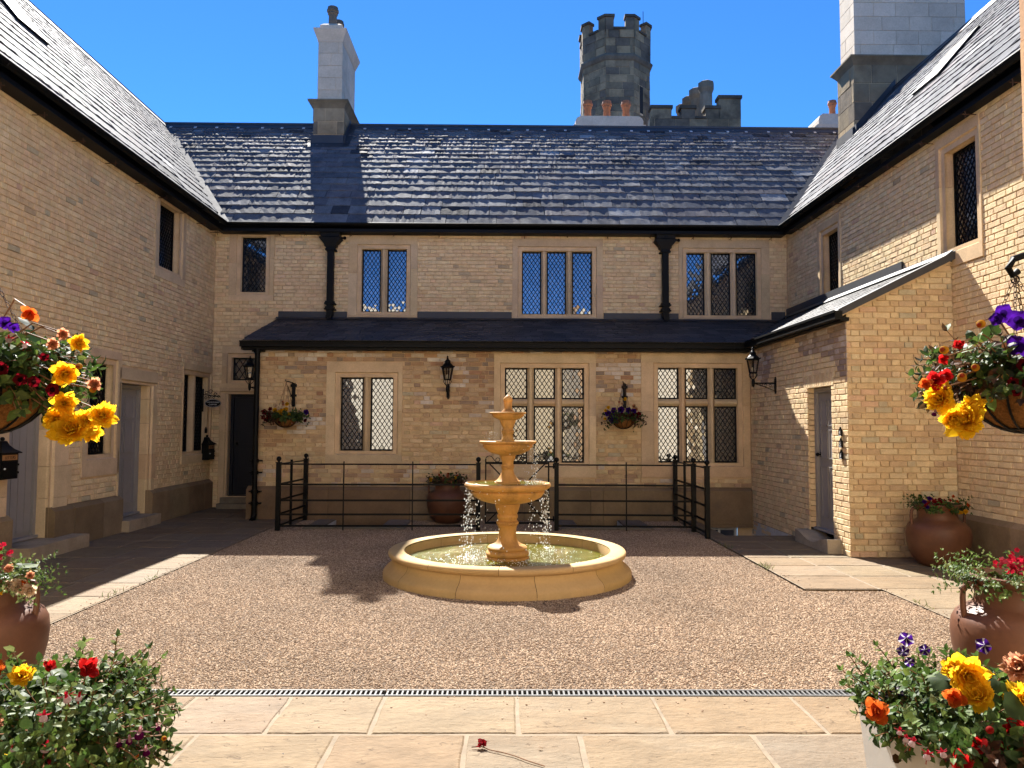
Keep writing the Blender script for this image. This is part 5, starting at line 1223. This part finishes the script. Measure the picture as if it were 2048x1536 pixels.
def urn(label, x, y, plant):
    t = thing('planted_urn', label, 'plant pot', (x, y, 0), 0, 'two-handled terracotta urns')
    pr = [(.001, 0), (.19, 0), (.215, .015), (.265, .07), (.312, .16), (.338, .27), (.346, .36), (.338, .43), (.315, .475), (.27, .51), (.232, .53), (.215, .55), (.208, .59), (.212, .63), (.222, .655), (.218, .66), (.24, .685), (.25, .70), (.25, .715), (.235, .72), (.215, .70), (.2, .62), (.001, .62)]
    MB().lathe(pr, (x, y, 0), 48).build('urn', 'terra', t)
    for s in (-1, 1): MB().tube([(x+s*r, y, z) for r, z in ((.21, .645), (.255, .665), (.292, .66), (.31, .63), (.314, .58), (.313, .52), (.305, .46))], .017, 10).build('handle', 'terra', t)
    plant(t, x, y, .70); return t
def plant_peach(t, x, y, z):
    fm, sm = MB(), MB()
    for _ in range(60): a = random.uniform(0, 6.28); sprig(fm, sm, (x+.15*math.cos(a), y+.15*math.sin(a), z-.04), (math.cos(a), math.sin(a), random.uniform(.2, 1.3)), random.uniform(.10, .22), 4, .055, GREENS[:3]+BRONZE[:2], .5, .7)
    fm.build('foliage', 'leaf', t, kind='stuff')
    for dx, dz, s, k in ((-.10, .06, .09, 'peach'), (-.04, .03, .10, 'peach'), (.02, .08, .09, 'peach'), (.03, .12, .06, 'orange'), (.09, .05, .06, 'peach'), (.14, .05, .07, 'yellow'), (.10, 0, .08, 'peach'), (-.26, .02, .08, 'yellow'), (-.12, .10, .06, 'orange'), (.18, .09, .05, 'orange')): flower(t, k, (x+dx, y-.22, z+dz), s)
def plant_mixed(t, x, y, z):
    fm = MB()
    for _ in range(80): a = random.uniform(0, 6.28); sprig(fm, None, (x+.15*math.cos(a), y+.15*math.sin(a), z-.04), (math.cos(a), math.sin(a), random.uniform(.1, 1.2)), random.uniform(.10, .24), 5, .045, GREENS, .5, .6)
    fm.build('foliage', 'leaf', t, kind='stuff'); cm = MB(); cluster(cm, (x-.1, y-.2, z+.05), (.08, .03, .02), 50, .03, (.2, .006, .01)); cm.build('small_flowers', 'petal', t, kind='stuff')
    for dx, dz, s, k in ((-.28, .06, .06, 'purple'), (-.22, .10, .06, 'purple'), (-.25, .0, .05, 'purple'), (.05, .12, .05, 'orange'), (.10, .06, .05, 'orange'), (.02, -.02, .08, 'orange'), (.08, -.04, .07, 'yellow'), (.13, -.06, .07, 'yellow'), (.19, -.05, .07, 'yellow'), (.22, .02, .06, 'orange')): flower(t, k, (x+dx, y-.23, z+dz), s)
def plant_red(side):
    def f(t, x, y, z):
        fm = MB()
        for _ in range(150): a = random.uniform(0, 6.28); sprig(fm, None, (x+.17*math.cos(a), y+.17*math.sin(a), z-.05), (math.cos(a), math.sin(a), random.uniform(.0, 1.3)), random.uniform(.12, .30), 7, .032, LIGHTG+GREENS[:2], .45, .55)
        fm.build('foliage', 'leaf', t, kind='stuff'); cm = MB()
        for dx, dz in (((-.06, .10), (.02, .08), (.10, .11), (.16, .06), (-.14, .12)) if side > 0 else ((-.05, .12), (.04, .16), (.10, .19), (.15, .14), (.08, .09), (.14, .21), (0, .07), (.02, .22))): cluster(cm, (x+dx, y-.2, z+dz), (.035, .05, .025), 44, .026, (.32, .008, .025))
        cm.build('small_flowers', 'petal', t, kind='stuff')
        if side > 0:
            for dx, dz in ((-.05, .0), (.1, .02)): flower(t, 'fuchsia', (x+dx, y-.26, z+dz), .05)
        else:
            for dx, dz, s, k in ((.30, -.03, .12, 'cream'), (.36, -.05, .10, 'cream'), (.25, -.02, .10, 'cream'), (.24, .07, .07, 'peach'), (.36, .03, .06, 'peach'), (.33, -.01, .05, 'orange'), (.19, -.06, .05, 'yellow')): flower(t, k, (x+dx, y-.15, z+dz), s)
            for dx, dz in ((.28, .08), (.33, .06), (.24, .03)): bigleaf(t, (x+dx, y-.1, z+dz), .10, (.3, -.4, 1))
    return f
urn('terracotta urn of peach begonias standing behind the railing', -.938, 12.82, plant_peach)
urn('terracotta urn against the porch end wall with purple and orange flowers', 5.10, 8.93, plant_mixed)
urn('terracotta urn with small red flowers at the right border', 3.09, 4.62, plant_red(1))
urn('terracotta urn with red and cream flowers at the left border', -3.09, 4.62, plant_red(-1))

def basket(t, c, r, h, nrib=12, hook=None, chains=True):
    cx, cy, cz = c; P = [(r*math.cos(a), -h*math.sin(a)) for a in [math.pi/2*i/8 for i in range(9)]]
    MB().lathe([(max(.002, a), b) for a, b in P], c, 32).build('coir_liner', 'coir', t)
    mb = MB(); mb.tube([(cx+(r+.006)*math.cos(a), cy+(r+.006)*math.sin(a), cz) for a in [2*math.pi*i/28 for i in range(28)]], .006, 6, closed=True)
    mb.tube([(cx+r*.45*math.cos(a), cy+r*.45*math.sin(a), cz-h*.93) for a in [2*math.pi*i/20 for i in range(20)]], .004, 6, closed=True)
    for k in range(nrib): an = 2*math.pi*k/nrib+.2; mb.tube([(cx+(a+.005)*math.cos(an), cy+(a+.005)*math.sin(an), cz+b-.003) for a, b in P], .0042 if r > .185 else .005, 6)
    mb.build('wire_frame', 'black', t)
    if hook:
        for k in range(4):
            an = math.pi/4+math.pi/2*k; a, b = V3(hook), V3((cx+r*math.cos(an), cy+r*math.sin(an), cz)); mb = MB(); n = int((a-b).length/.022)
            for i in range(n):
                p = a.lerp(b, (i+.5)/n); d = (b-a).normalized(); s = d.cross(V3((0, 1, .3)) if i % 2 else V3((1, .2, 0))).normalized()
                mb.tube([p+d*.014*math.cos(w)+s*.006*math.sin(w) for w in [2*math.pi*j/8 for j in range(8)]], .0016, 4, closed=True)
            mb.build('chain', 'rust', t)
def wall_basket(label, x, flowers, sprs, fol):
    t = thing('hanging_basket', label, 'hanging basket', (x, 13.0, 1.7), 0, 'hanging flower baskets'); y = 12.93
    mb = MB(); bx = x+.06; mb.box((bx-.028, LY-.035, 1.93), (bx+.028, LY-.008, 2.34)); mb.box((bx-.05, LY-.04, 2.27), (bx+.05, LY-.006, 2.32)); mb.box((bx-.05, LY-.04, 2.10), (bx+.05, LY-.006, 2.14)); mb.tube([(bx, LY-.02, 2.33), (bx, LY-.12, 2.34), (x+.02, LY-.24, 2.35), (x, y, 2.34), (x-.01, y-.02, 2.38)], .009, 6)
    mb.tube([(bx, LY-.02, 2.05), (bx-.02, LY-.14, 2.14), (x+.01, LY-.22, 2.28)], .007, 6); mb.build('bracket', 'black', t)
    basket(t, (x, y, 1.735), .185, .165, 12, (x, y, 2.34)); fm = MB()
    for _ in range(sprs): a = random.uniform(0, 6.28); cols = fol(a); sprig(fm, None, (x+.12*math.cos(a), y+.12*math.sin(a), 1.75), (math.cos(a)*1.1, math.sin(a), random.uniform(-.3, 1.1)), random.uniform(.12, .30), 5, .05, cols, .7, .65)
    fm.build('foliage', 'leaf', t, kind='stuff')
    for dx, z, s, k in flowers: flower(t, k, (x+dx, y-.20+random.uniform(-.03, .03)+abs(dx)*.35, z), s)
    return t
wall_basket('small hanging basket with yellow begonias left of the two-light window', -3.70,
    [(-.02, 1.83, .15, 'yellow'), (.04, 1.87, .12, 'yellow'), (-.13, 1.85, .11, 'yellow'), (.07, 1.96, .09, 'yellow'), (.10, 1.79, .09, 'yellow'), (0, 2.0, .06, 'peach'), (-.12, 1.93, .05, 'cream'), (.02, 1.95, .06, 'peach'), (-.33, 1.83, .11, 'crimson'), (-.27, 1.80, .10, 'crimson'), (-.36, 1.74, .09, 'crimson'), (-.30, 1.70, .08, 'crimson'), (-.22, 1.88, .08, 'crimson'), (-.25, 1.75, .09, 'crimson'), (.37, 1.83, .10, 'purple'), (.16, 1.66, .05, 'fuchsia'), (.22, 1.67, .05, 'fuchsia'), (-.05, 1.66, .05, 'crimson'), (.35, 1.69, .07, 'crimson')], 110,
    lambda a: GREENS if math.cos(a) > -.3 else BRONZE)
wall_basket('small hanging basket with dark purple petunias between the six-light windows', 2.04,
    [(-.28, 1.83, .12, 'purple'), (-.18, 1.88, .12, 'purple'), (-.07, 1.89, .13, 'purple'), (.06, 1.88, .12, 'purple'), (-.24, 1.75, .12, 'purple'), (-.16, 1.79, .12, 'purple'), (.15, 1.87, .11, 'purple'), (-.05, 1.80, .10, 'crimson'), (.12, 1.80, .11, 'crimson'), (.20, 1.80, .11, 'crimson'), (.06, 1.78, .09, 'crimson'), (.25, 1.83, .08, 'crimson'), (-.05, 1.99, .07, 'cream'), (0, 2.07, .07, 'yellow'), (-.10, 2.02, .05, 'peach'), (.16, 1.95, .09, 'peach'), (.20, 1.90, .08, 'peach'), (-.27, 1.93, .08, 'yellow'), (-.32, 1.88, .07, 'yellow'), (-.33, 1.74, .07, 'yellow'), (-.21, 1.70, .10, 'purple'), (-.14, 1.70, .10, 'purple'), (.32, 1.70, .05, 'fuchsia')], 100,
    lambda a: GREENS[:3]+BRONZE[:2])

def near_basket(label, c, r, side, lists, hook):
    t = thing('hanging_basket', label, 'hanging basket', c, 0, 'hanging flower baskets'); x, y, z = c
    basket(t, c, r, r*.86, 14, hook); mb = MB(); hx, hy, hz = hook
    pts = [(2.33*side, hy, hz+.02), (hx+side*.12, hy, hz+.075), (hx+side*.05, hy, hz+.085), (hx-side*.005, hy, hz+.065), (hx-side*.025, hy, hz+.03), (hx-side*.01, hy, hz+.005), (hx+side*.012, hy, hz+.02)]
    mb.tube(pts, .013, 10); mb.box((min(2.33*side, 2.30*side), hy-.02, hz-.12), (max(2.33*side, 2.30*side), hy+.02, hz+.18)); mb.tube([(hx-side*.0+.016*math.cos(a), hy, hz-.012+.016*math.sin(a)) for a in [2*math.pi*i/12 for i in range(12)]], .0025, 5, closed=True); mb.build('bracket', 'black', t)
    fm, sm = MB(), MB()
    for _ in range(400 if side < 0 else 300):
        a = random.uniform(0, 6.28); up = random.uniform(-.5 if side < 0 else .0, 1.5); sprig(fm, sm, (x+.13*math.cos(a), y+.13*math.sin(a), z+.02), (math.cos(a), math.sin(a), up), random.uniform(.10, .26), 5, .052, GREENS+LIGHTG[:1] if side < 0 or random.random() < .4 else BRONZE+GREENS[:2], .8, .62)
    fm.build('foliage', 'leaf', t, kind='stuff'); sm.build('stems', 'stem', t, kind='stuff')
    for k, L in lists:
        for (px, py, pz_, s) in L:
            flower(t, k, (px, py, pz_), s*(.85 if k in ('crimson', 'purple') else 1), spread=.45)
            if k not in ('purple', 'crimson') and not k.startswith('fuchsia'): MB().tube([(px, py+.02, pz_+s*.1), (px*.6+x*.4, y*.5+py*.5, pz_+s*.6+.02), (x*.75+px*.25, y-.1, z+.10)], .0028, 5).build('flower_stem', 'stem', t)
    for _ in range(26): a = random.uniform(0, 6.28); rr = random.uniform(.14, .26); bigleaf(t, (x+rr*math.cos(a), y+rr*math.sin(a), z+random.uniform(-.05, .22)), random.uniform(.05, .085), (math.cos(a), math.sin(a), .8), random.choice((0, 1, 4, 5, 3)))
    return t
near_basket('large hanging basket with yellow begonias cut off by the left border', (-1.92, 2.8, 1.755), .225, -1, [
    ('yellow', [(-1.476, 2.62, 1.586, .173), (-1.375, 2.62, 1.630, .114), (-1.533, 2.62, 1.619, .107), (-1.469, 2.62, 1.881, .079), (-1.508, 2.62, 1.778, .110), (-1.508, 2.62, 1.674, .100), (-1.426, 2.62, 1.617, .086), (-1.44, 2.66, 1.58, .1)]),
    ('peach', [(-1.394, 2.6, 1.739, .058), (-1.510, 2.6, 1.910, .051), (-1.543, 2.6, 1.875, .051)]), ('orange', [(-1.623, 2.6, 1.981, .075)]),
    ('crimson', [(-1.701, 2.58, 1.789, .062), (-1.635, 2.58, 1.752, .055), (-1.525, 2.58, 1.718, .058), (-1.589, 2.58, 1.745, .051), (-1.558, 2.58, 1.829, .041)]),
    ('purple', [(-1.707, 2.6, 1.948, .058), (-1.676, 2.6, 1.931, .045)]), ('fuchsia', [(-1.66, 2.55, 1.9, .05), (-1.6, 2.55, 1.88, .045)]), ('bud', [(-1.40, 2.6, 1.72, .03), (-1.45, 2.6, 1.80, .028)])], (-1.92, 2.8, 2.20))
near_basket('large hanging basket with yellow and red begonias cut off by the right border', (1.945, 2.8, 1.75), .19, 1, [
    ('yellow', [(1.602, 2.62, 1.626, .175), (1.628, 2.62, 1.673, .104), (1.519, 2.62, 1.703, .138), (1.557, 2.62, 1.638, .104)]), ('bud', [(1.534, 2.62, 1.873, .04), (1.666, 2.62, 1.965, .04), (1.594, 2.62, 1.777, .042), (1.642, 2.62, 1.812, .036), (1.678, 2.6, 1.699, .03), (1.733, 2.6, 1.778, .03), (1.53, 2.6, 1.74, .035)]), ('orange', [(1.467, 2.62, 1.754, .06)]),
    ('red', [(1.501, 2.62, 1.764, .09), (1.529, 2.62, 1.841, .05), (1.585, 2.62, 1.890, .05), (1.540, 2.62, 1.785, .065)]), ('purple', [(1.761, 2.64, 2.006, .085), (1.825, 2.66, 1.985, .095), (1.784, 2.62, 1.892, .09), (1.828, 2.6, 1.869, .095), (1.733, 2.64, 1.985, .06)]),
    ('crimson', [(1.773, 2.56, 1.815, .062), (1.733, 2.56, 1.757, .048), (1.788, 2.56, 1.751, .062), (1.744, 2.56, 1.724, .041)]), ('fuchsiap', [(1.487, 2.6, 1.665, .045)])], (1.915, 2.8, 2.17))

def planter(label, x0, x1, y0, y1, h, lists, groups):
    cx, cy = (x0+x1)/2, (y0+y1)/2; t = thing('flower_planter', label, 'planter', (cx, cy, 0), 0, 'white planters in the foreground')
    q = lambda i, z: [(x0+i, y0+i, z), (x1-i, y0+i, z), (x1-i, y1-i, z), (x0+i, y1-i, z)]
    rs = [(.05, .006), (.0, h-.03), (-.004, h-.03), (-.004, h), (.03, h), (.035, h-.08)]; mb = MB(); vs = [p for r in rs for p in q(*r)]
    mb.add(vs, [(4*j+i, 4*j+(i+1) % 4, 4*j+4+(i+1) % 4, 4*j+4+i) for j in range(len(rs)-1) for i in range(4)]); mb.build('tub', 'white', t)
    MB().box((x0+.03, y0+.03, h-.2), (x1-.03, y1-.03, h-.05)).build('soil', 'soil', t)
    for (bx, by, bz, n, L0, L1, lf, cols, dz0, dz1, sp, dirx, droop, w) in groups:
        fm, sm = MB(), MB()
        for _ in range(n):
            a = random.uniform(0, 6.28); rr = math.sqrt(random.random())*sp; sprig(fm, sm, (bx+rr*math.cos(a), by+rr*math.sin(a), bz), (math.cos(a)*.9+dirx, math.sin(a)*.9, random.uniform(dz0, dz1)), random.uniform(L0, L1), 7, lf, cols, droop, w)
        fm.build('foliage', 'leaf', t, kind='stuff'); sm.build('stems', 'stem', t, kind='stuff')
    for k, L in lists:
        for (px, py, pz_, s) in L:
            v = (V3((px, py, pz_))-CAM_POS)*(.955 if py < 2.6 else .97)+CAM_POS; flower(t, k, v, s, spread=.5)
    return t
pr_ = planter('white planter of yellow and orange begonias in the bottom right corner', 1.31, 1.80, 2.35, 2.85, .63, [
    ('yellow', [(1.508, 2.5, .800, .15), (1.523, 2.46, .744, .125), (1.701, 2.5, .716, .15), (1.475, 2.52, .813, .085)]), ('orange', [(1.449, 2.47, .740, .085), (1.214, 2.5, .681, .105)]), ('peach', [(1.654, 2.46, .835, .115)]),
    ('red', [(1.454, 2.36, .635, .07), (1.588, 2.4, .676, .075), (1.386, 2.34, .59, .085), (1.622, 2.36, .58, .07), (1.539, 2.38, .622, .055)]), ('star', [(1.407, 2.68, .865, .066), (1.385, 2.66, .830, .055), (1.665, 2.66, .848, .07), (1.358, 2.66, .688, .058), (1.308, 2.66, .678, .055), (1.460, 2.66, .834, .05), (1.397, 2.64, .799, .045)]),
    ('fuchsia', [(1.258, 2.36, .66, .055), (1.288, 2.34, .63, .055), (1.234, 2.36, .668, .045), (1.219, 2.37, .686, .042), (1.320, 2.33, .64, .05)]), ('redbud', [(1.49, 2.36, .68, .03), (1.57, 2.36, .60, .03)])],
    [(1.50, 2.66, .64, 130, .07, .18, .040, LIGHTG+GREENS[:2], .4, 1.8, .2, -.1, .25, .55), (1.42, 2.5, .64, 150, .06, .16, .042, GREENS+LIGHTG[:2], -.1, 1.0, .14, -.1, .6, .62), (1.62, 2.55, .64, 80, .08, .17, .055, GREENS, 0, 1.2, .2, .1, .5, .68), (1.55, 2.40, .63, 90, .08, .20, .048, GREENS+BRONZE[:2], -.4, .7, .18, 0, .9, .62)])
pl_ = planter('white planter of trailing fuchsias and begonias in the bottom left corner', -1.78, -1.28, 2.33, 2.83, .62, [
    ('yellow', [(-1.482, 2.40, .827, .085), (-1.499, 2.30, .60, .1)]), ('orange', [(-1.567, 2.40, .848, .09)]), ('peach', [(-1.54, 2.36, .70, .07)]), ('red', [(-1.312, 2.46, .833, .085), (-1.429, 2.46, .838, .05)]),
    ('fuchsia', [(-1.311, 2.34, .80, .06), (-1.359, 2.32, .755, .06), (-1.334, 2.30, .675, .06), (-1.381, 2.28, .61, .068), (-1.320, 2.29, .622, .058), (-1.437, 2.3, .665, .042), (-1.30, 2.4, .78, .05)]), ('fuchsiap', [(-1.120, 2.42, .67, .072), (-1.103, 2.42, .61, .056), (-1.143, 2.4, .65, .052), (-1.174, 2.4, .64, .045), (-1.081, 2.44, .67, .042)]), ('bud', [(-1.50, 2.30, .57, .04), (-1.06, 2.45, .62, .02), (-1.13, 2.42, .58, .018)])],
    [(-1.5, 2.58, .64, 130, .08, .22, .046, LIGHTG+GREENS, .3, 1.7, .22, 0, .3, .62), (-1.40, 2.45, .65, 220, .08, .22, .040, LIGHTG[:2]+GREENS, -.1, 1.1, .2, .30, .55, .64), (-1.30, 2.42, .62, 120, .08, .20, .040, GREENS+LIGHTG, -.4, .5, .12, .5, .8, .64), (-1.55, 2.38, .63, 90, .08, .18, .048, GREENS, -.3, .7, .2, -.1, .8, .62)])
for t, cx, cy, rng in ((pr_, 1.62, 2.5, 34), (pl_, -1.6, 2.45, 26)):
    for _ in range(rng):
        a = random.uniform(0, 6.28); rr = random.uniform(.02, .2); bigleaf(t, (cx+rr*math.cos(a), cy+rr*math.sin(a), .66+random.uniform(-.04, .12)), random.uniform(.055, .095), (math.cos(a)*.5, math.sin(a)*.5-.3, 1), random.choice((0, 0, 1, 2, 3)))

# ------------------------------------------------------------------ fallen flower and weeds
fs = thing('fallen_stem', 'dry flower stem with a red bloom lying on the front paving', 'flower', (0, 3.8, 0))
MB().tube([(-.152, 3.862, .012), (-.105, 3.868, .014), (-.06, 3.83, .012), (0, 3.80, .013), (.06, 3.765, .011), (.12, 3.71, .012), (.2, 3.655, .010)], .0028, 6).build('stem', 'stem', fs)
cm = MB(); cluster(cm, (-.105, 3.868, .028), (.010, .010, .006), 16, .022, (.25, .008, .012)); cm.build('bloom', 'petal', fs)
db = MB()
for _ in range(46):
    x, y = random.choice((random.uniform(-3.5, 3.6), random.gauss(1.8, .9), random.gauss(-1.9, .8))), random.uniform(3.5, 9.5)
    leaf(db, V3((x, y, .014)), V3((random.gauss(0, 1), random.gauss(0, 1), .08)), V3((random.gauss(0, .3), random.gauss(0, .3), 1)), random.uniform(.012, .032), random.uniform(.007, .016), random.choice(((.10, .05, .02), (.05, .06, .015), (.14, .08, .03), (.2, .03, .02), (.05, .03, .02))))
db.build('fallen_leaves', 'leaf', kind='stuff')
sg_ = MB()
for k in range(420):
    if k % 3 == 0: x, y = random.uniform(-3.6, 3.7), 4.60-abs(random.gauss(0, .16))
    elif k % 3 == 1: x, y = GL-abs(random.gauss(0, .10)), random.uniform(4.8, 12)
    else: y = random.uniform(4.8, 11); x = (GR2 if y < STEPY else GR)+abs(random.gauss(0, .10))
    r = random.uniform(.003, .0065); a = random.uniform(0, 6.28); ca, sa = math.cos(a), math.sin(a)
    sg_.add([(x+r*(1.4*p*ca-q*sa), y+r*(1.4*p*sa+q*ca), .005+r*.6*(w+.6)) for p, q, w in ico], icf, random.choice(((.2, .13, .085), (.28, .19, .13), (.35, .25, .18), (.15, .1, .07))), False)
sg_.build('stray_gravel', 'stone', kind='stuff')
wd = MB()
for x, y, n in ((2.99, 8.75, 26), (-3.66, 7.3, 12), (-3.65, 8.1, 10), (3.8, 6.3, 12), (3.79, 6.9, 10), (2.98, 10.2, 12), (-4.2, 13.12, 14)):
    for _ in range(n):
        p = V3((x+random.gauss(0, .03), y+random.gauss(0, .08), .0)); leaf(wd, p, V3((random.gauss(0, .5), random.gauss(0, .5), 1)), V3((random.gauss(0, 1), random.gauss(0, 1), .1)), random.uniform(.03, .09), .006, random.choice(((.16, .17, .05), (.10, .14, .04))))
wd.build('grass_tufts', 'leaf', kind='stuff')

flush_pieces(); flush_slates()
